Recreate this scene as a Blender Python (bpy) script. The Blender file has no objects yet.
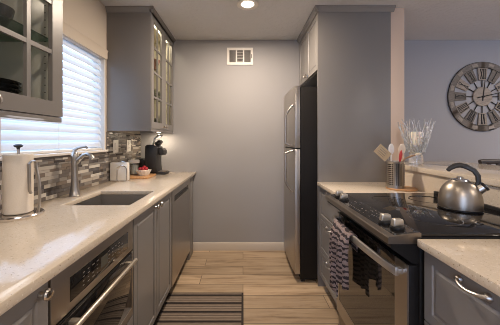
import bpy, bmesh, math, random
from mathutils import Vector, Matrix
random.seed(7)
PI = math.pi
SC = bpy.context.scene
COL = SC.collection

# ------------------------------------------------------------------ camera
H = 1.282
cam_d = bpy.data.cameras.new('camera')
cam_d.sensor_width = 36.0
cam_d.lens = 260 / 500 * 36
cam_d.shift_x = 0.014
cam_d.shift_y = -0.045
cam_d.clip_start = 0.02
cam = bpy.data.objects.new('camera', cam_d)
cam.location = (0, 0, H)
cam.rotation_euler = (PI / 2, 0, 0)
COL.objects.link(cam)
SC.camera = cam

# ------------------------------------------------------------------ world
def srgb(r, g, b):
    f = lambda c: (c / 255) / 12.92 if c / 255 <= 0.04045 else ((c / 255 + 0.055) / 1.055) ** 2.4
    return (f(r), f(g), f(b), 1)

W = bpy.data.worlds.new('world')
SC.world = W
W.use_nodes = True
wn, wl = W.node_tree.nodes, W.node_tree.links
bg = wn['Background']
tc = wn.new('ShaderNodeTexCoord')
sx = wn.new('ShaderNodeSeparateXYZ')
wl.new(tc.outputs['Generated'], sx.inputs[0])
rmp = wn.new('ShaderNodeMapRange')                     # bright blue-white sky on the window side
rmp.inputs['From Min'].default_value = -0.1
rmp.inputs['From Max'].default_value = -0.45
wl.new(sx.outputs['X'], rmp.inputs['Value'])
mx = wn.new('ShaderNodeMix'); mx.data_type = 'RGBA'
mx.inputs['A'].default_value = (0.37, 0.345, 0.33, 1)
mx.inputs['B'].default_value = (3.5, 4.7, 7.2, 1)
wl.new(rmp.outputs['Result'], mx.inputs['Factor'])
wl.new(mx.outputs['Result'], bg.inputs['Color'])
bg.inputs['Strength'].default_value = 1.0

# ------------------------------------------------------------------ exposure
SC.view_settings.view_transform = 'Standard'
SC.view_settings.look = 'None'
SC.view_settings.gamma = 1.0
SC.view_settings.use_curve_mapping = False
SC.cycles.filter_width = 0.9
SC.view_settings.exposure = 0.22

# light powers (W)
P_CAN, P_CAN_MID, P_CAN_BACK, P_DINING_FILL, P_PUCK, P_STRIP = 29, 4, 22, 26, 1.8, 0.3
WARM = (1.0, 0.83, 0.66)

# ------------------------------------------------------------------ materials
def mat(name, col, rough=0.5, metal=0.0, **kw):
    m = bpy.data.materials.new(name)
    m.use_nodes = True
    b = m.node_tree.nodes['Principled BSDF']
    b.inputs['Base Color'].default_value = col
    b.inputs['Roughness'].default_value = rough
    b.inputs['Metallic'].default_value = metal
    for k, v in kw.items():
        b.inputs[k.replace('_', ' ')].default_value = v
    return m

def N(m, t, **kw):
    n = m.node_tree.nodes.new(t)
    for k, v in kw.items():
        setattr(n, k, v)
    return n

def L(m, a, b):
    m.node_tree.links.new(a, b)

def bsdf(m):
    return m.node_tree.nodes['Principled BSDF']

def coords(m, scale=(1, 1, 1)):
    t = N(m, 'ShaderNodeTexCoord')
    p = N(m, 'ShaderNodeMapping')
    p.inputs['Scale'].default_value = scale
    L(m, t.outputs['Object'], p.inputs['Vector'])
    return p.outputs['Vector']

def bump(m, scale, strength, dist=0.002, vec_scale=(1, 1, 1), detail=3):
    n = N(m, 'ShaderNodeTexNoise')
    n.inputs['Scale'].default_value = scale
    n.inputs['Detail'].default_value = detail
    L(m, coords(m, vec_scale), n.inputs['Vector'])
    b = N(m, 'ShaderNodeBump')
    b.inputs['Strength'].default_value = strength
    b.inputs['Distance'].default_value = dist
    L(m, n.outputs['Fac'], b.inputs['Height'])
    L(m, b.outputs['Normal'], bsdf(m).inputs['Normal'])
    return n

def noisecol(m, stops, scale, vec_scale=(1, 1, 1), detail=4, rough=0.6):
    n = N(m, 'ShaderNodeTexNoise')
    n.inputs['Scale'].default_value = scale
    n.inputs['Detail'].default_value = detail
    n.inputs['Roughness'].default_value = rough
    L(m, coords(m, vec_scale), n.inputs['Vector'])
    r = N(m, 'ShaderNodeValToRGB')
    el = r.color_ramp.elements
    while len(el) < len(stops):
        el.new(0.5)
    for e, (p, c) in zip(el, stops):
        e.position = p; e.color = c
    L(m, n.outputs['Fac'], r.inputs['Fac'])
    L(m, r.outputs['Color'], bsdf(m).inputs['Base Color'])
    return r

def steel(name, col=(0.55, 0.53, 0.51, 1), rough=0.3, vec=(1, 1, 60)):
    m = mat(name, col, rough, 1.0)
    n = N(m, 'ShaderNodeTexNoise')
    n.inputs['Scale'].default_value = 12
    n.inputs['Detail'].default_value = 4
    L(m, coords(m, vec), n.inputs['Vector'])
    mr = N(m, 'ShaderNodeMapRange')
    mr.inputs['To Min'].default_value = rough - 0.06
    mr.inputs['To Max'].default_value = rough + 0.08
    L(m, n.outputs['Fac'], mr.inputs['Value'])
    L(m, mr.outputs['Result'], bsdf(m).inputs['Roughness'])
    return m

def thin_glass(name, tint=(1, 1, 1, 1), refl=0.10, rough=0.02, fres=0.35):
    m = bpy.data.materials.new(name)
    m.use_nodes = True
    nt = m.node_tree
    for n in list(nt.nodes):
        nt.nodes.remove(n)
    o = nt.nodes.new('ShaderNodeOutputMaterial')
    t = nt.nodes.new('ShaderNodeBsdfTransparent'); t.inputs['Color'].default_value = tint
    g = nt.nodes.new('ShaderNodeBsdfGlossy'); g.inputs['Roughness'].default_value = rough
    f = nt.nodes.new('ShaderNodeLayerWeight'); f.inputs['Blend'].default_value = 0.25
    k = nt.nodes.new('ShaderNodeMath'); k.operation = 'MULTIPLY_ADD'
    k.inputs[1].default_value = fres; k.inputs[2].default_value = refl
    k.use_clamp = True
    x = nt.nodes.new('ShaderNodeMixShader')
    nt.links.new(f.outputs['Fresnel'], k.inputs[0])
    nt.links.new(k.outputs[0], x.inputs[0])
    nt.links.new(t.outputs[0], x.inputs[1])
    nt.links.new(g.outputs[0], x.inputs[2])
    nt.links.new(x.outputs[0], o.inputs['Surface'])
    return m

def emit(name, col, s):
    m = mat(name, (0.8, 0.8, 0.8, 1), 0.5)
    bsdf(m).inputs['Emission Color'].default_value = col
    bsdf(m).inputs['Emission Strength'].default_value = s
    return m

wall_m = mat('grey_wall_paint', (0.335, 0.325, 0.33, 1), 0.75)
bump(wall_m, 90, 0.12, 0.002)
wallw_m = mat('pale_wall_paint', (0.60, 0.52, 0.43, 1), 0.7)
bump(wallw_m, 90, 0.12, 0.002)
warmlit_m = mat('warm_lit_wall_paint', (0.66, 0.50, 0.38, 1), 0.7)  # warm light on the stub wall, put into its paint colour
base_m = mat('cream_baseboard_paint', (0.56, 0.49, 0.42, 1), 0.45)
ceil_m = mat('textured_ceiling_paint', (0.62, 0.615, 0.615, 1), 0.85)
bump(ceil_m, 26, 0.9, 0.012, detail=4)
white_m = mat('white_trim_paint', (0.74, 0.70, 0.65, 1), 0.4)
grey_m = mat('grey_cabinet_lacquer', (0.212, 0.198, 0.188, 1), 0.36)
bump(grey_m, 140, 0.03, 0.001)
cream_m = mat('cream_cabinet_lining', (0.62, 0.58, 0.47, 1), 0.5)
green_m = mat('dark_cabinet_lining', (0.72, 0.71, 0.66, 1), 0.5)
kick_m = mat('dark_toe_kick', (0.05, 0.047, 0.045, 1), 0.6)
steel_m = steel('brushed_steel', (0.44, 0.41, 0.38, 1), 0.32)
steelh_m = steel('brushed_steel_horizontal', (0.27, 0.235, 0.20, 1), 0.34, (60, 60, 1))
osteel_m = steel('warm_brushed_steel', (0.42, 0.375, 0.33, 1), 0.42, (60, 60, 1))
nickel_m = mat('polished_nickel', (0.66, 0.62, 0.58, 1), 0.16, 1.0)
fnickel_m = mat('satin_nickel', (0.46, 0.435, 0.41, 1), 0.33, 1.0)
knob_m = mat('brushed_knob_metal', (0.62, 0.56, 0.48, 1), 0.38, 0.9)
dsteel_m = steel('dark_sink_steel', (0.47, 0.45, 0.43, 1), 0.38, (20, 20, 1))
blackglass_m = mat('black_glass', (0.012, 0.011, 0.011, 1), 0.04, 0, IOR=1.5)
ovenglass_m = mat('smoky_oven_glass', (0.030, 0.024, 0.018, 1), 0.05, 0, IOR=1.75)
black_m = mat('black_enamel', (0.012, 0.011, 0.011, 1), 0.4, 0, Specular_IOR_Level=0.25)
bplastic_m = mat('black_plastic', (0.018, 0.017, 0.018, 1), 0.38)
dplastic_m = mat('charcoal_handle_plastic', (0.024, 0.022, 0.021, 1), 0.45)
wplastic_m = mat('white_plastic', (0.78, 0.75, 0.69, 1), 0.35)
ceramic_m = mat('white_ceramic', (0.80, 0.77, 0.72, 1), 0.15)
dceramic_m = mat('dark_stoneware', (0.035, 0.037, 0.042, 1), 0.25)
red_m = mat('red_silicone', (0.50, 0.03, 0.025, 1), 0.4)
berry_m = mat('red_berry', (0.42, 0.02, 0.03, 1), 0.35)
bump(berry_m, 120, 0.3, 0.002)
cream2_m = mat('pale_cream_filling', (0.82, 0.74, 0.60, 1), 0.5)
paper_m = mat('paper_towel_paper', (0.74, 0.655, 0.55, 1), 0.9)
bump(paper_m, 160, 0.35, 0.002)
napkin_m = mat('white_napkin_paper', (0.84, 0.79, 0.72, 1), 0.9)
bump(napkin_m, 120, 0.2, 0.002)
spoon_m = mat('pale_wooden_spoon', (0.70, 0.58, 0.44, 1), 0.6)
wspoon_m = mat('white_nylon_spoon', (0.74, 0.70, 0.64, 1), 0.4)
tan_m = mat('tan_turner_plastic', (0.50, 0.37, 0.22, 1), 0.5)
bamboo_m = mat('bamboo_board', (0.55, 0.30, 0.13, 1), 0.45)
noisecol(bamboo_m, [(0.3, (0.42, 0.20, 0.08, 1)), (0.7, (0.62, 0.36, 0.17, 1))], 6, (40, 4, 4))
vase_m = mat('clear_glass', (0.97, 0.98, 0.98, 1), 0.08, 0, IOR=1.45, Transmission_Weight=0.86)
candle_m = mat('white_candle_wax', (0.86, 0.78, 0.66, 1), 0.55, Subsurface_Weight=0.2)
pane_m = thin_glass('window_glass', (0.95, 0.98, 0.98, 1), 0.04)
cabglass_m = thin_glass('cabinet_door_glass', (0.96, 0.965, 0.95, 1), 0.0, 0.2, 0.006)
cabglass2_m = thin_glass('clear_cabinet_glass', (0.96, 0.96, 0.94, 1), 0.0, 0.2, 0.006)
shelfglass_m = thin_glass('green_shelf_glass', (0.55, 0.66, 0.60, 1), 0.12)
jarglass_m = thin_glass('jar_glass', (0.85, 0.86, 0.84, 1), 0.10)
lamp_m = emit('lit_lamp_lens', (1.0, 0.86, 0.66, 1), 7)
puck_m = emit('lit_puck_lens', (1.0, 0.84, 0.62, 1), 9)
strip_m = emit('lit_strip_lens', (0.95, 0.97, 1.0, 1), 3)
ink_m = mat('pale_printed_legend', (0.17, 0.155, 0.14, 1), 0.5)
louvre_m = mat('vent_louvre_metal', (0.36, 0.34, 0.32, 1), 0.5)
vent_m = mat('vent_white_metal', (0.66, 0.62, 0.58, 1), 0.45)
ventd_m = mat('dark_duct', (0.05, 0.048, 0.046, 1), 0.8)

# blind slats: white, a little daylight passes through
blind_m = mat('white_blind_slat', (0.80, 0.82, 0.84, 1), 0.5)
tr = N(blind_m, 'ShaderNodeBsdfTranslucent'); tr.inputs['Color'].default_value = (0.80, 0.84, 0.88, 1)
ms = N(blind_m, 'ShaderNodeMixShader'); ms.inputs[0].default_value = 0.27
L(blind_m, bsdf(blind_m).outputs[0], ms.inputs[1]); L(blind_m, tr.outputs[0], ms.inputs[2])
L(blind_m, ms.outputs[0], blind_m.node_tree.nodes['Material Output'].inputs['Surface'])

# quartz: cream with small flecks
quartz_m = mat('speckled_cream_quartz', (0.6, 0.5, 0.4, 1), 0.13, IOR=1.52)
r = noisecol(quartz_m, [(0.32, (0.33, 0.25, 0.17, 1)), (0.36, (0.64, 0.545, 0.43, 1)),
                        (0.64, (0.67, 0.575, 0.46, 1)), (0.68, (0.80, 0.73, 0.63, 1))], 135, detail=3, rough=0.7)

# wood floor: planks that run across the room
floor_m = mat('oak_plank_floor', (0.4, 0.25, 0.14, 1), 0.38)
v = coords(floor_m)
bk = N(floor_m, 'ShaderNodeTexBrick', offset=0.37, offset_frequency=2, squash=1.0)
bk.inputs['Color1'].default_value = (0.0, 0, 0, 1); bk.inputs['Color2'].default_value = (1, 1, 1, 1)
bk.inputs['Mortar'].default_value = (0.5, 0.5, 0.5, 1)
bk.inputs['Scale'].default_value = 1.0
bk.inputs['Mortar Size'].default_value = 0.0028
bk.inputs['Mortar Smooth'].default_value = 0.2
bk.inputs['Bias'].default_value = 0.0
bk.inputs['Brick Width'].default_value = 1.05
bk.inputs['Row Height'].default_value = 0.165
L(floor_m, v, bk.inputs['Vector'])
gn = N(floor_m, 'ShaderNodeTexNoise'); gn.noise_dimensions = '4D'
gn.inputs['Scale'].default_value = 3.0; gn.inputs['Detail'].default_value = 6; gn.inputs['Roughness'].default_value = 0.62
gn.inputs['Distortion'].default_value = 0.6
L(floor_m, coords(floor_m, (0.7, 7, 1)), gn.inputs['Vector'])
wsc = N(floor_m, 'ShaderNodeMath', operation='MULTIPLY'); wsc.inputs[1].default_value = 9.0
L(floor_m, bk.outputs['Color'], wsc.inputs[0]); L(floor_m, wsc.outputs[0], gn.inputs['W'])
fr = N(floor_m, 'ShaderNodeValToRGB')
e = fr.color_ramp.elements
e[0].position = 0.28; e[0].color = (0.17, 0.105, 0.060, 1)
e[1].position = 0.72; e[1].color = (0.56, 0.425, 0.285, 1)
x = e.new(0.47); x.color = (0.43, 0.31, 0.20, 1)
L(floor_m, gn.outputs['Fac'], fr.inputs['Fac'])
hv = N(floor_m, 'ShaderNodeHueSaturation')
mr = N(floor_m, 'ShaderNodeMapRange'); mr.inputs['To Min'].default_value = 0.80; mr.inputs['To Max'].default_value = 1.18
L(floor_m, bk.outputs['Color'], mr.inputs['Value']); L(floor_m, mr.outputs['Result'], hv.inputs['Value'])
L(floor_m, fr.outputs['Color'], hv.inputs['Color'])
fm = N(floor_m, 'ShaderNodeMix'); fm.data_type = 'RGBA'
fm.inputs['B'].default_value = (0.13, 0.09, 0.06, 1)
L(floor_m, bk.outputs['Fac'], fm.inputs['Factor']); L(floor_m, hv.outputs['Color'], fm.inputs['A'])
L(floor_m, fm.outputs['Result'], bsdf(floor_m).inputs['Base Color'])

# rug: woven stripes
rug_m = mat('striped_rug_weave', (0.2, 0.15, 0.1, 1), 0.95)
sp = N(rug_m, 'ShaderNodeSeparateXYZ'); L(rug_m, coords(rug_m), sp.inputs[0])
fx = N(rug_m, 'ShaderNodeMath', operation='MULTIPLY'); fx.inputs[1].default_value = 1 / 0.103
L(rug_m, sp.outputs['Y'], fx.inputs[0])
fc = N(rug_m, 'ShaderNodeMath', operation='FRACT'); L(rug_m, fx.outputs[0], fc.inputs[0])
rr = N(rug_m, 'ShaderNodeValToRGB'); rr.color_ramp.interpolation = 'CONSTANT'
stops = [(0.0, (0.028, 0.020, 0.018, 1)), (0.20, (0.30, 0.235, 0.18, 1)), (0.38, (0.20, 0.15, 0.115, 1)),
         (0.52, (0.33, 0.265, 0.205, 1)), (0.66, (0.15, 0.11, 0.085, 1)), (0.74, (0.29, 0.225, 0.175, 1)), (0.9, (0.20, 0.15, 0.115, 1))]
el = rr.color_ramp.elements
while len(el) < len(stops):
    el.new(0.5)
for q, (p, c) in zip(el, stops):
    q.position = p; q.color = c
L(rug_m, fc.outputs[0], rr.inputs['Fac'])
rn = N(rug_m, 'ShaderNodeTexNoise'); rn.inputs['Scale'].default_value = 60; L(rug_m, coords(rug_m, (0.4, 3, 1)), rn.inputs['Vector'])
rx = N(rug_m, 'ShaderNodeMix'); rx.data_type = 'RGBA'; rx.blend_type = 'MULTIPLY'; rx.inputs['Factor'].default_value = 0.5
L(rug_m, rr.outputs['Color'], rx.inputs['A']); L(rug_m, rn.outputs['Fac'], rx.inputs['B'])
L(rug_m, rx.outputs['Result'], bsdf(rug_m).inputs['Base Color'])
rugb_m = mat('dark_rug_binding', (0.035, 0.026, 0.022, 1), 0.95)

# towel: knitted grey and dark bands
towel_m = mat('knitted_towel', (0.3, 0.27, 0.25, 1), 0.95)
wv = N(towel_m, 'ShaderNodeTexWave', wave_type='BANDS', bands_direction='Z')
wv.inputs['Scale'].default_value = 11; wv.inputs['Distortion'].default_value = 3.2; wv.inputs['Detail'].default_value = 3
wv.inputs['Detail Scale'].default_value = 4
L(towel_m, coords(towel_m), wv.inputs['Vector'])
tr2 = N(towel_m, 'ShaderNodeValToRGB')
tr2.color_ramp.elements[0].position = 0.28; tr2.color_ramp.elements[0].color = (0.030, 0.022, 0.026, 1)
tr2.color_ramp.elements[1].position = 0.52; tr2.color_ramp.elements[1].color = (0.27, 0.205, 0.195, 1)
L(towel_m, wv.outputs['Color'], tr2.inputs['Fac']); L(towel_m, tr2.outputs['Color'], bsdf(towel_m).inputs['Base Color'])
tb = N(towel_m, 'ShaderNodeTexVoronoi'); tb.inputs['Scale'].default_value = 110; L(towel_m, coords(towel_m), tb.inputs['Vector'])
tbb = N(towel_m, 'ShaderNodeBump'); tbb.inputs['Strength'].default_value = 0.8; tbb.inputs['Distance'].default_value = 0.004
L(towel_m, tb.outputs['Distance'], tbb.inputs['Height']); L(towel_m, tbb.outputs['Normal'], bsdf(towel_m).inputs['Normal'])

# clock woods
cdark_m = mat('dark_weathered_wood', (0.06, 0.052, 0.047, 1), 0.7)
noisecol(cdark_m, [(0.3, (0.035, 0.030, 0.028, 1)), (0.7, (0.11, 0.095, 0.085, 1))], 10, (3, 3, 30))
cmid_m = mat('brown_weathered_wood', (0.16, 0.135, 0.115, 1), 0.7)
noisecol(cmid_m, [(0.3, (0.09, 0.075, 0.064, 1)), (0.7, (0.21, 0.18, 0.15, 1))], 10, (3, 3, 30))
clight_m = mat('whitewashed_wood', (0.32, 0.27, 0.22, 1), 0.7)
noisecol(clight_m, [(0.3, (0.17, 0.14, 0.115, 1)), (0.65, (0.36, 0.305, 0.25, 1))], 10, (3, 3, 30))
# mosaic tiles
TILE = []
for i, c in enumerate([(156, 150, 143), (196, 190, 180), (116, 108, 103), (84, 77, 74), (138, 124, 112), (104, 100, 100), (172, 164, 154)]):
    tm = mat('mosaic_tile_%s' % ['grey', 'white', 'slate', 'charcoal', 'taupe', 'steel', 'pearl'][i], tuple(q * (1.0 if i in (1, 6) else 0.7) for q in srgb(*c)[:3]) + (1,), 0.22 if i % 2 else 0.4)
    TILE.append(tm)
grout_m = mat('grey_grout', srgb(120, 114, 108), 0.9)

# ------------------------------------------------------------------ mesh builder
ORG = {}

class MB:
    def __init__(self):
        self.bm = bmesh.new()
        self.mi = 0

    def _f(self, vs):
        try:
            f = self.bm.faces.new(vs)
            f.material_index = self.mi
            return f
        except ValueError:
            return None

    def box(self, x0, x1, y0, y1, z0, z1):
        v = [self.bm.verts.new(p) for p in ((x0, y0, z0), (x1, y0, z0), (x1, y1, z0), (x0, y1, z0),
                                            (x0, y0, z1), (x1, y0, z1), (x1, y1, z1), (x0, y1, z1))]
        fs = [self._f([v[i] for i in q]) for q in ((3, 2, 1, 0), (4, 5, 6, 7), (0, 1, 5, 4), (1, 2, 6, 5), (2, 3, 7, 6), (3, 0, 4, 7))]
        return fs          # bottom, top, -y, +x, +y, -x

    def prism(self, pts, axis, a0, a1):
        def P(p, a):
            return {'x': (a, p[0], p[1]), 'y': (p[0], a, p[1]), 'z': (p[0], p[1], a)}[axis]
        A = [self.bm.verts.new(P(p, a0)) for p in pts]
        B = [self.bm.verts.new(P(p, a1)) for p in pts]
        n = len(pts)
        self._f(A[::-1]); self._f(B)
        for i in range(n):
            self._f([A[i], A[(i + 1) % n], B[(i + 1) % n], B[i]])
        return self

    def lathe(self, prof, c, seg=32, axis='z', sx=1.0, sy=1.0, tilt=None):
        def P(r, h, a):
            u, w = r * math.cos(a) * sx, r * math.sin(a) * sy
            q = {'z': Vector((u, w, h)), 'x': Vector((h, u, w)), 'y': Vector((u, h, w))}[axis]
            if tilt is not None:
                q = tilt @ q
            return q + Vector(c)
        rings = []
        for r_, h in prof:
            if r_ < 1e-6:
                rings.append([self.bm.verts.new(P(0, h, 0))])
            else:
                rings.append([self.bm.verts.new(P(r_, h, 2 * PI * i / seg)) for i in range(seg)])
        for a, b in zip(rings, rings[1:]):
            for i in range(seg):
                j = (i + 1) % seg
                if len(a) == 1 and len(b) == 1:
                    continue
                if len(a) == 1:
                    self._f([a[0], b[j], b[i]])
                elif len(b) == 1:
                    self._f([a[i], a[j], b[0]])
                else:
                    self._f([a[i], a[j], b[j], b[i]])
        return self

    def cyl(self, p0, p1, r0, r1=None, seg=16):
        return self.tube([p0, p1], [r0, r0 if r1 is None else r1], seg)

    def tube(self, pts, r, seg=10, closed=False, flat=None):
        """flat: (width factor, height factor) of the cross-section"""
        pts = [Vector(p) for p in pts]
        n = len(pts)
        if not isinstance(r, (list, tuple)):
            r = [r] * n
        fw, fh = flat or (1, 1)
        T = []
        for i in range(n):
            if closed:
                d = pts[(i + 1) % n] - pts[i - 1]
            else:
                d = pts[min(i + 1, n - 1)] - pts[max(i - 1, 0)]
            T.append(d.normalized())
        up = Vector((0, 0, 1)) if abs(T[0].z) < 0.9 else Vector((0, 1, 0))
        nrm = (up - T[0] * up.dot(T[0])).normalized()
        rings = []
        for i in range(n):
            nrm = (nrm - T[i] * nrm.dot(T[i])).normalized()
            b = T[i].cross(nrm)
            rings.append([self.bm.verts.new(pts[i] + (nrm * math.sin(2 * PI * k / seg) * fh + b * math.cos(2 * PI * k / seg) * fw) * r[i]) for k in range(seg)])
        m = n if closed else n - 1
        for i in range(m):
            a, b = rings[i], rings[(i + 1) % n]
            for k in range(seg):
                j = (k + 1) % seg
                self._f([a[k], a[j], b[j], b[k]])
        if not closed:
            self._f(rings[0][::-1]); self._f(rings[-1])
        return self

    def ellipsoid(self, c, rx, ry, rz, seg=16, rings=10, rot=None):
        prof = [(max(math.sin(PI * i / rings), 0) if 0 < i < rings else 0, -math.cos(PI * i / rings)) for i in range(rings + 1)]
        n0 = len(self.bm.verts)
        self.lathe(prof, (0, 0, 0), seg)
        self.bm.verts.ensure_lookup_table()
        M = Matrix.Translation(c) @ (rot or Matrix()) @ Matrix.Diagonal((rx, ry, rz, 1))
        for v in self.bm.verts[n0:]:
            v.co = M @ v.co
        return self

    def build(self, name, m, parent=None, bevel=0.0, segs=2, angle=35):
        bm = self.bm
        bmesh.ops.recalc_face_normals(bm, faces=bm.faces[:])
        if bevel:
            es = [e_ for e_ in bm.edges if len(e_.link_faces) == 2 and e_.calc_face_angle(0) > math.radians(30)]
            bmesh.ops.bevel(bm, geom=es, offset=bevel, segments=segs, affect='EDGES', profile=0.5, clamp_overlap=True)
        off = ORG.get(parent.name, Vector()) if parent else Vector()
        if off.length:
            bmesh.ops.translate(bm, verts=bm.verts[:], vec=-off)
        me = bpy.data.meshes.new(name)
        bm.to_mesh(me); bm.free()
        for q in (m if isinstance(m, list) else [m]):
            me.materials.append(q)
        me.shade_smooth()
        me.set_sharp_from_angle(angle=math.radians(angle))
        o = bpy.data.objects.new(name, me)
        COL.objects.link(o)
        if parent:
            o.parent = parent
            ORG[o.name] = off
        return o

def thing(name, loc, label, cat, group=None):
    o = bpy.data.objects.new(name, None)
    o.empty_display_size = 0.05
    o.location = loc
    COL.objects.link(o)
    ORG[o.name] = Vector(loc)
    return tag(o, label, cat, group)

def tag(o, label, cat, group=None):
    o['label'] = label; o['category'] = cat
    if group:
        o['group'] = group
    return o

def struct(o):
    o['kind'] = 'structure'
    return o

def dup(root, loc, label=None):
    def cp(o, par):
        c = o.copy(); COL.objects.link(c)
        if par:
            c.parent = par
        for ch in o.children:
            cp(ch, c)
        return c
    r_ = cp(root, None)
    r_.location = loc
    if label:
        r_['label'] = label
    return r_

def area_light(name, loc, size, power, col, parent=None, spread=None):
    d = bpy.data.lights.new(name, 'AREA')
    d.shape = 'DISK'; d.size = size; d.energy = power; d.color = col
    if spread:
        d.spread = spread
    o = bpy.data.objects.new(name, d)
    o.location = Vector(loc) - (ORG.get(parent.name, Vector()) if parent else Vector())
    COL.objects.link(o)
    if parent:
        o.parent = parent
    return o

# ------------------------------------------------------------------ room dimensions
XL, YB, ZC = -1.2, 3.03, 2.448            # left wall, far wall, ceiling
YN, XR = -2.6, 5.2
WY0, WY1, WZ0, WZ1 = 1.16, 2.265, 1.18, 2.03

struct(MB_floor := (lambda b: (b.box(XL - 0.2, XR, YN, YB + 0.1, -0.06, 0), b.build('floor', floor_m))[1])(MB()))
b = MB(); b.box(XL - 0.2, XR, YN, YB + 0.1, ZC, ZC + 0.06); struct(b.build('ceiling', ceil_m))
b = MB()
b.box(XL - 0.14, XL, YN, WY0, 0, ZC); b.box(XL - 0.14, XL, WY1, YB, 0, ZC)
b.box(XL - 0.14, XL, WY0, WY1, 0, WZ0); b.box(XL - 0.14, XL, WY0, WY1, WZ1, ZC)
struct(b.build('wall_left', wallw_m))
b = MB(); b.box(XL - 0.14, XR, YB, YB + 0.1, 0, ZC); struct(b.build('wall_back', wall_m))
b = MB(); b.box(XR, XR + 0.1, YN, YB + 0.1, 0, ZC); struct(b.build('wall_right', wall_m))
b = MB(); b.box(1.298, 1.426, 2.295, YB, 0, ZC); struct(b.build('wall_stub', warmlit_m, bevel=0.004))
b = MB(); b.box(1.298, 1.42, 0.1, 2.295, 0, 1.048); struct(b.build('wall_bar', wallw_m))
b = MB(); b.prism([(YB, 0), (YB - 0.016, 0), (YB - 0.016, 0.07), (YB - 0.008, 0.088), (YB, 0.09)], 'x', -0.70, 0.62)
struct(b.build('baseboard_back', base_m))
b = MB(); b.prism([(YB, 0), (YB - 0.016, 0), (YB - 0.016, 0.07), (YB - 0.008, 0.088), (YB, 0.09)], 'x', 1.43, XR)
struct(b.build('baseboard_dining', base_m))

# window: frame, panes, sill
b = MB()
for (y0, y1, z0, z1) in ((WY0, WY1, WZ0, WZ0 + 0.05), (WY0, WY1, WZ1 - 0.05, WZ1), (WY0, WY0 + 0.05, WZ0 + 0.05, WZ1 - 0.05),
                         (WY1 - 0.05, WY1, WZ0 + 0.05, WZ1 - 0.05)):
    b.box(XL - 0.13, XL - 0.08, y0, y1, z0, z1)
win = struct(b.build('window_1', white_m, bevel=0.004))
b = MB(); b.box(XL - 0.108, XL - 0.102, WY0 + 0.04, WY1 - 0.04, WZ0 + 0.04, WZ1 - 0.04); b.build('window_pane', pane_m, win)
b = MB(); b.box(XL - 0.079, XL + 0.028, WY0 + 0.003, WY1 - 0.003, WZ0 + 0.0005, WZ0 + 0.018); b.build('window_sill', white_m, win, bevel=0.004)
b = MB(); b.box(XL - 0.079, XL - 0.0005, WY1 - 0.012, WY1 - 0.0005, WZ0 + 0.018, WZ1 - 0.001)
b.box(XL - 0.079, XL - 0.0005, WY0 + 0.0005, WY0 + 0.012, WZ0 + 0.018, WZ1 - 0.001); b.build('window_jamb', white_m, win)

# blind
bl = thing('window_blind', (XL - 0.03, (WY0 + WY1) / 2, WZ0 + 0.02), 'white slatted venetian blind hanging in the window over the counter', 'blind')
b = MB(); b.prism([(XL - 0.01, 1.985), (XL + 0.012, 1.985), (XL + 0.014, 2.0), (XL + 0.014, 2.045), (XL + 0.022, 2.06), (XL - 0.01, 2.06)], 'y', WY0 - 0.02, WY1 + 0.012)
b.build('valance', wallw_m, bl)
b = MB(); b.box(XL - 0.065, XL - 0.012, WY0 + 0.015, WY1 - 0.015, 1.985, 2.025); b.build('headrail', white_m, bl)
th = math.radians(64)
zz = 1.962
while zz > WZ0 + 0.05:
    b = MB()
    cx_, n = XL - 0.038, 4
    pts = []
    for i in range(n + 1):
        u = -0.031 + 0.062 * i / n
        c_ = 0.0035 * (1 - (u / 0.031) ** 2)
        pts.append((cx_ + u * math.cos(th) + c_ * math.sin(th), zz + u * -math.sin(th) + c_ * math.cos(th)))
    low = [(p[0] - 0.0022 * math.sin(th), p[1] - 0.0022 * math.cos(th)) for p in pts]
    b.prism(pts + low[::-1], 'y', WY0 + 0.018, WY1 - 0.018)
    b.build('slat', blind_m, bl)
    zz -= 0.0545
b = MB(); b.box(XL - 0.058, XL - 0.02, WY0 + 0.018, WY1 - 0.018, WZ0 + 0.019, WZ0 + 0.036); b.build('bottom_rail', white_m, bl, bevel=0.003)
for y in (WY0 + 0.14, (WY0 + WY1) / 2, WY1 - 0.09):
    b = MB()
    b.box(XL - 0.0125, XL - 0.0118, y - 0.002, y + 0.002, WZ0 + 0.03, 1.985); b.build('ladder_cord', white_m, bl)

# ------------------------------------------------------------------ cabinets
def front_panel(name, par, xf, side, y0, y1, z0, z1, m=grey_m, th_=0.019, fr_=0.055):
    """raised panel front; side=+1 faces +x, -1 faces -x; xf is the outer face"""
    b = MB()
    xi = xf - side * th_
    fs = b.box(min(xi, xf), max(xi, xf), y0, y1, z0, z1)
    f = fs[3] if side > 0 else fs[5]
    bm = b.bm
    bmesh.ops.recalc_face_normals(bm, faces=bm.faces[:])
    bmesh.ops.inset_region(bm, faces=[f], thickness=fr_, depth=0)
    bmesh.ops.inset_region(bm, faces=[f], thickness=0.005, depth=-0.006)
    bmesh.ops.inset_region(bm, faces=[f], thickness=0.010, depth=0)
    bmesh.ops.inset_region(bm, faces=[f], thickness=0.014, depth=0.005)
    return b.build(name, m, par, angle=20)

def carcass(par, x0, x1, y0, y1, z0, z1, m=grey_m, inner=None, top=True, back='lo', t=0.017):
    b = MB()
    b.box(x0, x1, y0, y0 + t, z0, z1); b.box(x0, x1, y1 - t, y1, z0, z1)
    b.box(x0, x1, y0 + t, y1 - t, z0, z0 + t)
    if top:
        b.box(x0, x1, y0 + t, y1 - t, z1 - t, z1)
    z1b = z1 - t if top else z1
    if back == 'lo':
        b.box(x0, x0 + 0.008, y0 + t, y1 - t, z0 + t, z1b)
    else:
        b.box(x1 - 0.008, x1, y0 + t, y1 - t, z0 + t, z1b)
    return b.build('cabinet_body', m, par)

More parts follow.
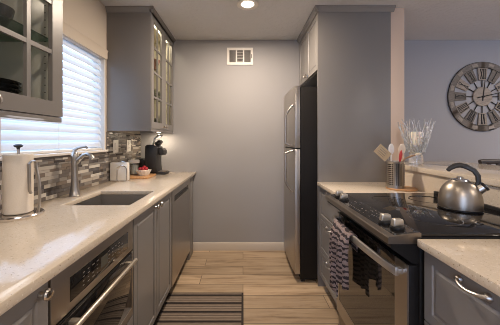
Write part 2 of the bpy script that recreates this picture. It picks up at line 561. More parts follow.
def knob(par, x, y, z, side, m=nickel_m):
    b = MB()
    pr = [(0.006, 0.0), (0.006, 0.012), (0.010, 0.016), (0.0155, 0.020), (0.017, 0.025), (0.0145, 0.030), (0.007, 0.033), (0, 0.034)]
    b.lathe([(0.009, 0), (0.009, 0.003)] + [(r_, h) for r_, h in pr[1:]], (x, y, z), 18, 'x', tilt=Matrix.Scale(side, 3, Vector((1, 0, 0))))
    return b.build('knob', m, par)

def bow_handle(par, x, y, z, side, ln=0.096, m=nickel_m):
    b = MB()
    pts = []
    for i in range(13):
        u = i / 12
        pts.append((x + side * (0.006 + 0.019 * math.sin(PI * u) ** 0.5), y - ln / 2 + ln * u, z - 0.006 * math.sin(PI * u)))
    b.tube(pts, [0.0062 - 0.0012 * math.sin(PI * i / 12) for i in range(13)], 10)
    for s in (-1, 1):
        b.lathe([(0.0115, 0), (0.0115, 0.004), (0.008, 0.009), (0.006, 0.012)], (x, y + s * ln / 2, z), 14, 'x', tilt=Matrix.Scale(side, 3, Vector((1, 0, 0))))
    return b.build('handle', fnickel_m, par)

FL = -0.565      # face of the left base run
CT, CB = 0.915, 0.885
def kick(par, x0, x1, y0, y1):
    b = MB(); b.box(x0, x1, y0, y1, 0, 0.112); return b.build('toe_kick', kick_m, par)

t = thing('base_cabinet', (-0.85, 0.45, 0), 'grey base cabinet with a knob on its door, left of the built-in oven', 'cabinet', 'grey base cabinets')
carcass(t, -1.17, FL - 0.02, 0.14, 0.758, 0.112, CB - 0.002, top=False)
kick(t, -1.1, -0.63, 0.14, 0.758)
d = front_panel('door', t, FL, 1, 0.145, 0.754, 0.122, 0.877)
knob(d, FL, 0.722, 0.853, 1)

# built-in oven
OY0, OY1 = 0.764, 1.336
t = thing('built_in_oven', (-0.85, (OY0 + OY1) / 2, 0), 'built-in oven with black glass door and bar handle under the left counter', 'oven')
b = MB(); b.box(-1.1, FL - 0.022, OY0 + 0.005, OY1 - 0.005, 0.12, CB - 0.004); b.build('oven_body', black_m, t)
kick(t, -1.1, -0.63, OY0, OY1)
b = MB(); b.box(FL - 0.02, FL, OY0 + 0.002, OY1 - 0.002, 0.722, 0.877); pf = b.build('control_panel', osteel_m, t, bevel=0.003)
b = MB(); b.box(FL - 0.001, FL + 0.0018, OY0 + 0.085, OY1 - 0.06, 0.752, 0.833); gl = b.build('display_glass', blackglass_m, pf, bevel=0.0008)
b = MB()
for i in range(11):
    y = OY0 + 0.15 + i * 0.029
    if 4 <= i <= 5:
        continue
    for z in (0.768, 0.783, 0.798, 0.813):
        if random.random() < 0.85:
            b.box(FL + 0.0017, FL + 0.0021, y, y + random.uniform(0.008, 0.016), z, z + 0.0035)
b.build('button_legends', ink_m, gl)
b = MB(); b.box(FL + 0.0017, FL + 0.0022, OY0 + 0.268, OY0 + 0.318, 0.772, 0.815); b.build('clock_display', mat('dim_display', (0.06, 0.065, 0.06, 1), 0.2), gl)
b = MB()
dz0, dz1 = 0.392, 0.715
b.box(FL - 0.02, FL - 0.002, OY0 + 0.002, OY1 - 0.002, dz0, dz1); od = b.build('door', black_m, t, bevel=0.003)
b = MB(); b.box(FL - 0.003, FL + 0.001, OY0 + 0.006, OY1 - 0.018, dz0 + 0.04, dz1 - 0.004); b.build('door_glass', blackglass_m, od, bevel=0.001)
b = MB()
b.box(FL - 0.003, FL + 0.002, OY1 - 0.018, OY1 - 0.003, dz0, dz1); b.box(FL - 0.003, FL + 0.002, OY0 + 0.003, OY1 - 0.018, dz0, dz0 + 0.04)
b.build('door_trim', osteel_m, od, bevel=0.001)
b = MB()
hz, hx = 0.690, FL + 0.036
b.cyl((hx, OY0 + 0.05, hz), (hx, OY1 - 0.05, hz), 0.0095, seg=16)
for y in (OY0 + 0.085, OY1 - 0.085):
    b.box(FL + 0.001, hx, y - 0.01, y + 0.01, hz - 0.006, hz + 0.006)
b.build('handle', mat('satin_bar_steel', (0.62, 0.55, 0.46, 1), 0.42, 0.9), od, bevel=0.0015)
front_panel('lower_panel', t, FL, 1, OY0 + 0.003, OY1 - 0.003, 0.122, 0.386)

# sink base
t = thing('base_cabinet', (-0.85, 1.70, 0), 'grey two-door base cabinet under the sink', 'cabinet', 'grey base cabinets')
carcass(t, -1.17, FL - 0.02, 1.342, 2.060, 0.112, CB - 0.002, top=False)
kick(t, -1.1, -0.63, 1.342, 2.060)
d = front_panel('door', t, FL, 1, 1.345, 1.699, 0.122, 0.877); knob(d, FL, 1.668, 0.853, 1)
d = front_panel('door', t, FL, 1, 1.703, 2.055, 0.122, 0.877); knob(d, FL, 1.735, 0.853, 1)

# dishwasher
DY0, DY1 = 2.078, 2.765
t = thing('dishwasher', (-0.85, 2.4, 0), 'stainless dishwasher with recessed grip at the far end of the left run', 'dishwasher')
b = MB(); b.box(-1.13, FL - 0.03, DY0 + 0.01, DY1 - 0.01, 0.1, CB - 0.004); b.build('tub', black_m, t)
b = MB()
z0, z1, ry0, ry1, rz0, rz1 = 0.105, 0.872, DY0 + 0.065, DY1 - 0.07, 0.775, 0.822
b.box(FL - 0.028, FL, DY0, DY1, z0, rz0); b.box(FL - 0.028, FL, DY0, DY1, rz1, z1)
b.box(FL - 0.028, FL, DY0, ry0, rz0, rz1); b.box(FL - 0.028, FL, ry1, DY1, rz0, rz1)
dd = b.build('door', steel_m, t)
b = MB(); b.box(FL - 0.0279, FL - 0.02, ry0, ry1, rz0, rz1); b.build('recessed_grip', bplastic_m, dd)
kick(t, -1.1, -0.62, DY0, DY1)
t = tag(b and (lambda q: (q.box(-1.17, FL - 0.006, DY1 + 0.008, 2.985, 0.0, CB - 0.002), q.build('filler_panel', grey_m, bevel=0.002))[1])(MB()),
        'grey filler panel between the dishwasher and the back wall', 'panel')

# left countertop with the sink cut-out
SX0, SX1, SY0, SY1 = -1.03, -0.642, 1.465, 1.885
b = MB(); bm = b.bm
o_ = [(XL + 0.001, 0.10), (-0.545, 0.10), (-0.545, 3.025), (XL + 0.001, 3.025)]
i_ = [(SX0, SY0), (SX1, SY0), (SX1, SY1), (SX0, SY1)]
V = {}
for z in (CB, CT):
    V[z] = ([bm.verts.new((x, y, z)) for x, y in o_], [bm.verts.new((x, y, z)) for x, y in i_])
for k in range(4):
    j = (k + 1) % 4
    for z in (CB, CT):
        b._f([V[z][0][k], V[z][0][j], V[z][1][j], V[z][1][k]])
    for q in (0, 1):
        b._f([V[CB][q][k], V[CB][q][j], V[CT][q][j], V[CT][q][k]])
tag(b.build('countertop', quartz_m, bevel=0.004, segs=2), 'long cream quartz countertop with the sink cut into it, left side', 'countertop', 'cream quartz worktops')

# sink
t = thing('sink', ((SX0 + SX1) / 2, (SY0 + SY1) / 2, 0.68), 'rectangular undermount stainless sink in the left counter', 'sink')
b = MB(); w = 0.006
b.box(SX0 - w, SX1 + w, SY0 - w, SY1 + w, 0.68, 0.686)
b.box(SX0 - w, SX0, SY0 - w, SY1 + w, 0.686, CB - 0.0005); b.box(SX1, SX1 + w, SY0 - w, SY1 + w, 0.686, CB - 0.0005)
b.box(SX0, SX1, SY0 - w, SY0, 0.686, CB - 0.0005); b.box(SX0, SX1, SY1, SY1 + w, 0.686, CB - 0.0005)
b.build('basin', dsteel_m, t)
b = MB(); b.lathe([(0, 0.006), (0.03, 0.006), (0.043, 0.009), (0.046, 0.006), (0.046, 0.001)], ((SX0 + SX1) / 2, (SY0 + SY1) / 2, 0.6855), 24)
b.build('drain', nickel_m, t)

# mosaic backsplash
bs = thing('tile_backsplash', (XL, 1.9, CT), 'mosaic backsplash of thin grey and white tiles behind the left counter', 'backsplash')
b = MB(); b.box(XL + 0.0005, XL + 0.006, 0.3, YB - 0.002, CT, WZ0 - 0.002); b.box(XL + 0.0005, XL + 0.006, WY1 + 0.014, YB - 0.002, WZ0 - 0.002, 1.352)
b.build('grout_bed', grout_m, bs)
b = MB()
z = CT + 0.001
while z < 1.35:
    h = random.choice((0.012, 0.016, 0.024, 0.024))
    h = min(h, 1.351 - z)
    y = 0.3 + random.uniform(-0.1, 0)
    while y < YB - 0.004:
        w_ = random.choice((0.05, 0.075, 0.1, 0.1, 0.15))
        y0, y1 = max(y, 0.3), min(y + w_, YB - 0.003)
        if z + h > WZ0 - 0.003:
            y0 = max(y0, WY1 + 0.0155)
        if y1 - y0 > 0.008 and h > 0.004:
            b.mi = random.choices(range(7), (20, 12, 20, 13, 15, 12, 14))[0]
            b.box(XL + 0.006, XL + 0.0085 + random.uniform(0, 0.0015), y0 + 0.0008, y1 - 0.0008, z + 0.0008, z + h - 0.0008)
        y += w_
    z += h
b.build('tiles', TILE, bs)

# outlet plates on the tile
def wall_plate(y0, y1, z0, z1, label, kind):
    t = thing('wall_plate', (XL + 0.01, (y0 + y1) / 2, z0), label, 'outlet' if kind == 'outlet' else 'switch')
    x = XL + 0.0101
    b = MB(); b.box(x, x + 0.006, y0, y1, z0, z1); p = b.build('cover_plate', wplastic_m, t, bevel=0.003)
    ym = (y0 + y1) / 2; zm = (z0 + z1) / 2
    if kind == 'outlet':
        for dz in (-0.022, 0.022):
            b = MB(); b.box(x + 0.0055, x + 0.0085, ym - 0.017, ym + 0.017, zm + dz - 0.014, zm + dz + 0.014); s = b.build('socket', wplastic_m, t, bevel=0.002)
            b = MB()
            for dy in (-0.006, 0.006):
                b.box(x + 0.0083, x + 0.0088, ym + dy - 0.001, ym + dy + 0.001, zm + dz - 0.004, zm + dz + 0.005)
            b.build('slots', black_m, s)
    else:
        b = MB(); b.box(x + 0.0055, x + 0.009, ym - 0.016, ym + 0.016, zm - 0.033, zm + 0.033); b.build('rocker', wplastic_m, t, bevel=0.002)
    return t
wall_plate(2.375, 2.475, 1.163, 1.283, 'white switch plate on the tile nearer the window', 'switch')
wall_plate(2.655, 2.745, 1.163, 1.283, 'white outlet plate on the tile nearer the coffee maker', 'outlet')

# upper cabinets
UX, UZ0 = -0.81, 1.36
def glass_door(par, y0, y1, z0, z1, rows, glass, kn_y, st=0.062, mt=0.018):
    b = MB(); x0, x1 = UX - 0.019, UX
    b.box(x0, x1, y0, y0 + st, z0, z1); b.box(x0, x1, y1 - st, y1, z0, z1)
    b.box(x0, x1, y0 + st, y1 - st, z0, z0 + st); b.box(x0, x1, y0 + st, y1 - st, z1 - st, z1)
    ym = (y0 + y1) / 2
    b.box(x0 + 0.004, x1 - 0.002, ym - mt / 2, ym + mt / 2, z0 + st, z1 - st)
    hh = (z1 - z0 - 2 * st) / rows
    for k in range(1, rows):
        z = z0 + st + hh * k
        b.box(x0 + 0.0045, x1 - 0.0025, y0 + st, y1 - st, z - mt / 2, z + mt / 2)
    d = b.build('door', grey_m, par)
    g = MB(); g.box(x0 + 0.001, x0 + 0.0035, y0 + st - 0.004, y1 - st + 0.004, z0 + st - 0.004, z1 - st + 0.004); g.build('glass_pane', glass, d)
    knob(d, UX, kn_y, z0 + 0.03, 1)
    return d

def crown(par, x0, x1, y0, y1):
    b = MB()
    pr = [(0, 2.372), (0.006, 2.372), (0.010, 2.39), (0.022, 2.412), (0.034, 2.424), (0.036, ZC - 0.001), (0, ZC - 0.001)]
    return b, pr

def liner(par, x0, x1, y0, y1, z0, z1, m):
    b = MB(); e_ = 0.0015; t_ = 0.0015
    b.box(x0, x1, y0, y0 + t_, z0, z1); b.box(x0, x1, y1 - t_, y1, z0, z1)
    b.box(x0, x0 + t_, y0 + t_, y1 - t_, z0, z1)
    b.box(x0 + t_, x1, y0 + t_, y1 - t_, z0, z0 + t_); b.box(x0 + t_, x1, y0 + t_, y1 - t_, z1 - t_, z1)
    return b.build('lining', m, par)

# near upper cabinet
CY0, CY1 = 0.80, 1.168
nc = thing('wall_cabinet', (-1.0, 0.98, UZ0), 'grey glass-fronted wall cabinet left of the window, dark dishes inside', 'cabinet', 'grey wall cabinets')
carcass(nc, XL + 0.002, UX - 0.021, CY0 + 0.001, CY1, 1.385, 2.372)
liner(nc, XL + 0.0105, UX - 0.023, CY0 + 0.0185, CY1 - 0.0175, 1.4025, 2.3545, green_m)
glass_door(nc, CY0 + 0.003, CY1, 1.385, 2.349, 4, cabglass_m, CY0 + 0.032)
b = MB(); b.box(UX - 0.024, UX - 0.004, CY0, CY1, UZ0, 1.3835); b.build('light_rail', grey_m, nc, bevel=0.002)
b = MB(); b.box(XL + 0.012, UX - 0.03, CY0 + 0.021, CY1 - 0.02, 1.716, 1.722); b.build('shelf', shelfglass_m, nc)
b = MB()
for x in (-0.875, -1.12):
    for k in range(26):
        b.lathe([(0, -0.0006), (0.0028, -0.0006), (0.0028, 0)], (x, CY1 - 0.0188, 1.46 + k * 0.032), 8, 'y')
b.build('shelf_pin_holes', black_m, nc)
t = thing('strip_light', (-1.0, 0.98, 1.372), 'slim lit strip lamp under the left wall cabinet', 'lamp')
b = MB(); b.box(-0.885, -0.845, CY0 + 0.02, CY1 - 0.02, 1.374, 1.3845); b.build('housing', wplastic_m, t)
b = MB(); b.box(-0.882, -0.848, CY0 + 0.024, CY1 - 0.024, 1.3715, 1.3735); b.build('lens', strip_m, t)
area_light('strip_lamp', (-0.865, 0.98, 1.368), 0.2, P_STRIP, (0.95, 0.95, 1.0), t)
# dishes inside
for k in range(7):
    b = MB(); zb = 1.405 + k * 0.0162
    b.lathe([(0, 0.004), (0.06, 0.004), (0.088, 0.016), (0.098, 0.020), (0.1, 0.0185), (0.09, 0.010), (0.062, 0), (0, 0)], (-1.02, 1.045, zb), 36)
    tag(b.build('plate', dceramic_m), 'dark stoneware plate, %s in the stack inside the left wall cabinet' % ['lowest', 'second from the bottom', 'third from the bottom', 'middle one', 'third from the top', 'second from the top', 'topmost'][k], 'plate', 'dark plates in the cabinet')
b = MB(); b.lathe([(0, 0), (0.03, 0), (0.036, 0.006), (0.058, 0.05), (0.064, 0.078), (0.061, 0.078), (0.054, 0.05), (0.03, 0.01), (0, 0.008)], (-0.97, 1.01, 1.7225), 32)
tag(b.build('bowl', dceramic_m), 'dark round bowl on the glass shelf of the left wall cabinet', 'bowl')

# far upper cabinet
FY0, FY1 = 2.285, YB - 0.003
fc_ = thing('wall_cabinet', (-1.0, 2.66, UZ0), 'grey wall cabinet with two lattice glass doors, in the far left corner', 'cabinet', 'grey wall cabinets')
b = MB(); b.box(XL + 0.002, UX - 0.001, FY0, FY0 + 0.015, UZ0, 2.44); b.build('end_panel', grey_m, fc_, bevel=0.0015)
carcass(fc_, XL + 0.002, UX - 0.021, FY0 + 0.0155, FY1, 1.382, 2.42)
liner(fc_, XL + 0.0105, UX - 0.0225, FY0 + 0.033, FY1 - 0.0175, 1.3995, 2.4025, cream_m)
ym = (FY0 + 0.016 + FY1) / 2
glass_door(fc_, FY0 + 0.017, ym - 0.001, 1.385, 2.42, 4, cabglass2_m, ym - 0.03)
glass_door(fc_, ym + 0.001, FY1, 1.385, 2.42, 4, cabglass2_m, ym + 0.03)
b = MB(); b.box(UX - 0.022, UX - 0.004, FY0 + 0.0155, FY1, UZ0, 1.3835); b.build('light_rail', grey_m, fc_)
for z in (1.70, 2.04):
    b = MB(); b.box(XL + 0.012, UX - 0.04, FY0 + 0.036, FY1 - 0.02, z, z + 0.006); b.build('shelf', shelfglass_m if False else cabglass2_m, fc_)
# crown on the end panel and along the doors
b = MB()
pr = [(0.0, 2.402), (0.005, 2.402), (0.009, 2.410), (0.020, 2.426), (0.026, 2.436), (0.027, ZC - 0.001), (0.0, ZC - 0.001)]
b.prism([(FY0 - p[0] + 0.0005, p[1]) for p in pr], 'x', XL + 0.002, UX + 0.03)
b.prism([(UX + 0.0005 + p[0], p[1] + 0.034 * (1 if p[1] < 2.4 else 0.0)) for p in pr[:1]] + [(UX + p[0] + 0.0005, max(p[1], 2.4215)) for p in pr], 'y', FY0 - 0.0305, FY1)
b.build('crown_molding', grey_m, fc_)
# glassware inside
def tumbler(x, y, z, label):
    b = MB(); b.lathe([(0, 0), (0.026, 0), (0.034, 0.11), (0.032, 0.11), (0.024, 0.006), (0, 0.006)], (x, y, z), 20)
    return tag(b.build('tumbler', jarglass_m), label, 'glass', 'glasses in the far wall cabinet')
pos = [(-0.93, 2.42, 'nearest'), (-0.93, 2.55, 'second'), (-0.93, 2.74, 'third'), (-0.93, 2.88, 'farthest')]
for z, nm in ((1.4012, 'bottom'), (1.7065, 'middle')):
    for x, y, w_ in pos:
        tumbler(x, y, z, '%s drinking glass along the %s shelf of the far corner wall cabinet' % (w_, nm))
for k in range(4):
    b = MB(); b.lathe([(0, 0.004), (0.05, 0.004), (0.085, 0.014), (0.09, 0.0125), (0.055, 0), (0, 0)], (-1.0, 2.5, 2.0465 + k * 0.012), 28)
    tag(b.build('plate', ceramic_m), 'white plate on the top shelf of the far wall cabinet, %s of its stack' % ['lowest', 'second', 'third', 'topmost'][k], 'plate', 'white plates in the far wall cabinet')
b = MB(); b.lathe([(0, 0), (0.035, 0), (0.05, 0.06), (0.075, 0.10), (0.072, 0.10), (0.045, 0.06), (0, 0.01)], (-0.97, 2.83, 2.0465), 28)
tag(b.build('bowl', mat('rose_ceramic', (0.5, 0.28, 0.24, 1), 0.3)), 'reddish bowl on the top shelf of the far wall cabinet', 'bowl')
# added lamp, hidden behind the top rail, brightens the far cabinet's inside
t = thing('cabinet_fill_light', (-0.86, 2.66, 2.39), 'added hidden strip lamp that brightens the inside of the far wall cabinet', 'lamp')
b = MB(); b.box(-0.875, -0.845, 2.36, 2.96, 2.392, 2.4005); b.build('housing', wplastic_m, t)
b = MB(); b.box(-0.873, -0.847, 2.365, 2.955, 2.3895, 2.3915); b.build('lens', emit('fill_strip_lens', (1.0, 0.88, 0.66, 1), 3), t)
o = area_light('cabinet_fill_lamp', (-0.86, 2.66, 2.387), 0.03, 1.2, (1.0, 0.88, 0.66), t)
o.data.shape = 'RECTANGLE'; o.data.size = 0.02; o.data.size_y = 0.58
# puck lamp
t = thing('puck_light', (-0.93, 2.88, 1.37), 'small round lit lamp under the far wall cabinet', 'lamp')
b = MB(); b.lathe([(0, 0.0105), (0.034, 0.0105), (0.034, 0), (0.029, -0.002)], (-0.93, 2.88, 1.371), 24); b.build('housing', nickel_m, t)
b = MB(); b.lathe([(0.028, 0), (0.02, -0.003), (0, -0.004)], (-0.93, 2.88, 1.3695), 24); b.build('lens', puck_m, t)
area_light('puck_lamp', (-0.93, 2.88, 1.364), 0.05, P_PUCK, (1.0, 0.82, 0.60), t)

# ------------------------------------------------------------------ things on the left counter
# paper towel holder
px, py = -1.082, 1.252
t = thing('paper_towel_holder', (px, py, CT), 'chrome paper towel holder with tension arm on the left counter', 'paper towel holder')
b = MB(); b.lathe([(0, 0), (0.099, 0), (0.101, 0.004), (0.101, 0.012), (0.097, 0.017), (0, 0.018)], (px, py, CT), 40); b.build('base', nickel_m, t)
b = MB(); b.cyl((px, py, CT + 0.016), (px, py, CT + 0.325), 0.006); b.build('rod', nickel_m, t)
b = MB(); b.lathe([(0, 0.0), (0.006, 0), (0.007, 0.008), (0.016, 0.012), (0.019, 0.018), (0.012, 0.024), (0.008, 0.025), (0, 0.025)], (px, py, CT + 0.322), 20); b.build('finial', dplastic_m, t)
b = MB()
ax, ay = px + 0.088, py + 0.012
b.tube([(ax - 0.004, ay, CT + 0.014), (ax + 0.004, ay, CT + 0.05), (ax + 0.006, ay, CT + 0.10), (ax + 0.004, ay, CT + 0.16), (ax - 0.006, ay, CT + 0.21),
        (ax - 0.011, ay, CT + 0.235), (ax - 0.012, ay, CT + 0.255), (ax - 0.011, ay - 0.012, CT + 0.265), (ax - 0.011, ay - 0.03, CT + 0.265), (ax - 0.011, ay - 0.042, CT + 0.255),
        (ax - 0.011, ay - 0.042, CT + 0.20), (ax - 0.011, ay - 0.040, CT + 0.13), (ax - 0.012, ay - 0.03, CT + 0.115)], 0.0058, 10, flat=(1.3, 0.9))
b.build('tension_arm', fnickel_m, t)
b = MB()
prof = [(0.021, 0), (0.072, 0)]
b.lathe([(0.021, 0.0), (0.053, 0.0), (0.0575, 0.004), (0.058, 0.14), (0.0575, 0.276), (0.054, 0.28), (0.021, 0.28), (0.021, 0.0)], (px, py, CT + 0.0195), 48)
roll = tag(b.build('paper_towel_roll', paper_m), 'full roll of white paper towels standing on the chrome holder', 'paper towels')

# faucet
fx_, fy_ = -1.10, 1.70
t = thing('faucet', (fx_, fy_, CT), 'brushed nickel single-lever kitchen faucet beside the sink', 'faucet')
b = MB()
b.lathe([(0, 0), (0.034, 0), (0.035, 0.006), (0.031, 0.012), (0.026, 0.04), (0.021, 0.09), (0.0185, 0.15), (0.019, 0.20), (0.022, 0.235), (0.024, 0.255), (0.021, 0.275), (0.016, 0.285), (0, 0.287)], (fx_, fy_, CT), 28)
b.build('body', fnickel_m, t)
b = MB()
b.tube([(fx_ + 0.005, fy_, CT + 0.215), (fx_ + 0.035, fy_, CT + 0.247), (fx_ + 0.058, fy_, CT + 0.268), (fx_ + 0.078, fy_, CT + 0.274), (fx_ + 0.098, fy_, CT + 0.269), (fx_ + 0.112, fy_, CT + 0.254), (fx_ + 0.118, fy_, CT + 0.243)],
       [0.015, 0.013, 0.0122, 0.0125, 0.0138, 0.0155, 0.0155], 16)
b.build('spout', fnickel_m, t)
b = MB()
b.tube([(fx_ - 0.004, fy_, CT + 0.283), (fx_ + 0.0, fy_, CT + 0.303), (fx_ + 0.022, fy_, CT + 0.315), (fx_ + 0.05, fy_, CT + 0.321), (fx_ + 0.07, fy_, CT + 0.322), (fx_ + 0.084, fy_, CT + 0.314)],
       [0.011, 0.008, 0.006, 0.0055, 0.0055, 0.004], 12, flat=(1.5, 0.7))
b.build('lever', fnickel_m, t)

# napkin holder + napkins
nx, ny = -1.107, 2.335
t = thing('napkin_holder', (nx, ny, CT), 'chrome wire napkin holder on the counter in front of the tray', 'napkin holder')
b = MB(); b.box(nx - 0.08, nx + 0.08, ny - 0.028, ny + 0.028, CT, CT + 0.006); b.build('base', nickel_m, t, bevel=0.002)
for s in (-1, 1):
    b = MB()
    yy = ny + s * 0.028
    x0, x1 = nx - 0.01, nx + 0.075
    if s > 0:
        x0, x1 = nx - 0.075, nx + 0.075
    R = (x1 - x0) / 2
    pts = [(x0, yy, CT + 0.004)] + [((x0 + x1) / 2 - R * math.cos(PI * i / 14), yy, CT + 0.095 + R * 1.05 * math.sin(PI * i / 14)) for i in range(15)] + [(x1, yy, CT + 0.004)]
    b.tube(pts, 0.0042, 8); b.build('loop', nickel_m, t)
b = MB()
for k in range(8):
    y0 = ny - 0.0225 + k * 0.0056
    b.box(nx - 0.078 + random.uniform(-.002, .002), nx + 0.078 + random.uniform(-.002, .002), y0, y0 + 0.0052, CT + 0.0062, CT + 0.164 + random.uniform(-.003, .003))
o = b.build('napkin_stack', napkin_m, bevel=0.001); o['kind'] = 'stuff'
tag(o, 'white paper napkins standing in the wire holder', 'napkins')

# wooden tray with white dish of red berries
tx, ty = -1.035, 2.58
b = MB()
n = 20
prof = []
hw, hd, rc = 0.135, 0.145, 0.03
for cx0, cy0, a0 in ((hw - rc, hd - rc, 0), (-hw + rc, hd - rc, 90), (-hw + rc, -hd + rc, 180), (hw - rc, -hd + rc, 270)):
    for i in range(6):
        a = math.radians(a0 + 18 * i)
        prof.append((tx + cx0 + rc * math.cos(a), ty + cy0 + rc * math.sin(a)))
b.prism(prof, 'z', CT, CT + 0.016)
tag(b.build('wooden_board', bamboo_m, bevel=0.003), 'wooden serving board on the counter in front of the coffee maker', 'board')
bz = CT + 0.0163
t = thing('dessert_dish', (-0.992, 2.60, bz), 'white fluted dish filled with red berries and cream on the wooden board', 'dish')
b = MB()
seg = 48; rings = []
for r_, h in ((0.0, 0.0), (0.048, 0.0), (0.058, 0.02), (0.067, 0.042), (0.072, 0.052), (0.066, 0.052), (0.06, 0.038), (0.045, 0.02), (0, 0.018)):
    ring = []
    if r_ == 0:
        ring = [b.bm.verts.new((-0.992, 2.60, bz + h))]
    else:
        for i in range(seg):
            a = 2 * PI * i / seg
            rr_ = r_ * (1 + (0.05 * math.cos(12 * a) if h > 0.01 else 0))
            ring.append(b.bm.verts.new((-0.992 + rr_ * math.cos(a), 2.60 + rr_ * math.sin(a), bz + h)))
    rings.append(ring)
for p, q in zip(rings, rings[1:]):
    for i in range(seg):
        j = (i + 1) % seg
        if len(p) == 1: b._f([p[0], q[j], q[i]])
        elif len(q) == 1: b._f([p[i], p[j], q[0]])
        else: b._f([p[i], p[j], q[j], q[i]])
b.build('bowl', ceramic_m, t)
b = MB(); b.lathe([(0, 0.058), (0.03, 0.056), (0.05, 0.05), (0.058, 0.044), (0.045, 0.034), (0, 0.034)], (-0.992, 2.60, bz), 28); b.build('cream', cream2_m, t)
for k, (dx, dy, dz) in enumerate(((-0.03, -0.02, 0.068), (0.0, -0.03, 0.07), (0.03, -0.015, 0.068), (-0.015, 0.015, 0.072), (0.02, 0.02, 0.07), (-0.04, 0.015, 0.066), (0.005, -0.003, 0.085))):
    b = MB(); b.ellipsoid((-0.992 + dx, 2.60 + dy, bz + dz - 0.006), 0.0165, 0.0165, 0.018, 12, 8); b.build('berry', berry_m, t)
# glass jar with white lid
jx, jy = -1.118, 2.665
t = thing('canister', (jx, jy, bz), 'clear glass canister with a white lid at the back of the wooden board', 'canister')
b = MB(); b.lathe([(0, 0), (0.04, 0), (0.046, 0.006), (0.047, 0.10), (0.043, 0.115), (0.041, 0.115), (0.044, 0.1), (0.043, 0.008), (0, 0.006)], (jx, jy, bz), 28); b.build('jar', jarglass_m, t)
b = MB(); b.lathe([(0, 0.008), (0.042, 0.008), (0.0435, 0.095), (0.02, 0.102), (0, 0.10)], (jx, jy, bz), 24); b.build('sugar', ceramic_m, t)
b = MB(); b.lathe([(0, 0.115), (0.052, 0.115), (0.054, 0.12), (0.054, 0.142), (0.05, 0.148), (0, 0.15)], (jx, jy, bz), 28); b.build('lid', wplastic_m, t)

# coffee maker, facing +x
cy0, cy1 = 2.735, 2.925
t = thing('coffee_maker', (-0.96, 2.83, CT), 'black single-serve coffee maker with raised silver lever in the far corner', 'coffee maker')
b = MB(); b.prism([(-1.035, CT), (-0.825, CT), (-0.82, CT + 0.008), (-0.822, CT + 0.022), (-0.90, CT + 0.03), (-1.035, CT + 0.03)], 'y', cy0 + 0.015, cy1 - 0.015); b.build('base', bplastic_m, t, bevel=0.003)
b = MB(); b.prism([(-1.035, CT + 0.03), (-0.905, CT + 0.03), (-0.915, CT + 0.10), (-0.915, CT + 0.19), (-0.90, CT + 0.215), (-0.90, CT + 0.29), (-0.93, CT + 0.315), (-1.01, CT + 0.32), (-1.035, CT + 0.30)], 'y', cy0, cy1); b.build('body', bplastic_m, t, bevel=0.008)
b = MB(); b.prism([(-0.90, CT + 0.21), (-0.86, CT + 0.20), (-0.845, CT + 0.22), (-0.845, CT + 0.255), (-0.865, CT + 0.275), (-0.90, CT + 0.285)], 'y', cy0 + 0.03, cy1 - 0.03); b.build('brew_head', bplastic_m, t, bevel=0.005)
b = MB()
for s in (cy0 + 0.03, cy1 - 0.042):
    b.prism([(-0.965, CT + 0.318), (-0.945, CT + 0.316), (-0.93, CT + 0.375), (-0.895, CT + 0.41), (-0.905, CT + 0.424), (-0.95, CT + 0.385)], 'y', s, s + 0.012)
b.box(-0.917, -0.892, cy0 + 0.03, cy1 - 0.03, CT + 0.406, CT + 0.422)
b.build('lever', mat('silver_plastic', (0.6, 0.58, 0.56, 1), 0.25, 0.7), t, bevel=0.002)
b = MB(); b.prism([(-0.955, CT + 0.318), (-0.905, CT + 0.312), (-0.88, CT + 0.345), (-0.90, CT + 0.365), (-0.935, CT + 0.35)], 'y', cy0 + 0.05, cy1 - 0.05); b.build('pod_lid', bplastic_m, t, bevel=0.003)
b = MB(); b.box(-0.905, -0.83, cy0 + 0.03, cy1 - 0.03, CT + 0.0305, CT + 0.034); b.build('drip_grate', steel_m, t)
b = MB(); b.prism([(-1.185, CT), (-1.08, CT), (-1.08, CT + 0.15), (-1.10, CT + 0.165), (-1.175, CT + 0.165), (-1.185, CT + 0.15)], 'y', 2.83, 2.95)
tag(b.build('storage_box', bplastic_m, bevel=0.004), 'small dark box in the corner behind the coffee maker', 'box')

# ------------------------------------------------------------------ back wall vent
t = thing('air_vent', (-0.035, YB, 2.156), 'white louvred air vent high on the back wall', 'vent')
vx0, vx1, vz0, vz1 = -0.186, 0.117, 2.156, 2.354
b = MB(); f_ = 0.028
for q in ((vx0, vx1, vz0, vz0 + f_), (vx0, vx1, vz1 - f_, vz1), (vx0, vx0 + f_, vz0 + f_, vz1 - f_), (vx1 - f_, vx1, vz0 + f_, vz1 - f_)):
    b.box(q[0], q[1], YB - 0.012, YB - 0.001, q[2], q[3])
w3 = (vx1 - vx0 - 2 * f_) / 3
for k in (1, 2):
    xx = vx0 + f_ + w3 * k
    b.box(xx - 0.008, xx + 0.008, YB - 0.0115, YB - 0.0015, vz0 + f_, vz1 - f_)
b.build('frame', vent_m, t)
b = MB(); b.box(vx0 + f_, vx1 - f_, YB - 0.0025, YB - 0.001, vz0 + f_, vz1 - f_); b.build('duct_back', ventd_m, t)
for k in range(3):
    xa = vx0 + f_ + w3 * k + (0.009 if k else 0.001); xb = vx0 + f_ + w3 * (k + 1) - (0.009 if k < 2 else 0.001)
    if k == 1:
        for j in range(8):
            z = vz0 + f_ + 0.01 + j * 0.0175
            b = MB(); b.prism([(YB - 0.010, z - 0.005), (YB - 0.009, z - 0.006), (YB - 0.003, z + 0.005), (YB - 0.004, z + 0.006)], 'x', xa, xb); b.build('louvre', louvre_m, t)
    else:
        for j in range(6):
            x_ = xa + 0.006 + j * (xb - xa - 0.012) / 5
            b = MB(); s = -1 if k == 0 else 1
            b.prism([(x_ - s * 0.004, YB - 0.010), (x_ - s * 0.003, YB - 0.0105), (x_ + s * 0.004, YB - 0.003), (x_ + s * 0.003, YB - 0.003)], 'z', vz0 + f_, vz1 - f_); b.build('louvre', louvre_m, t)
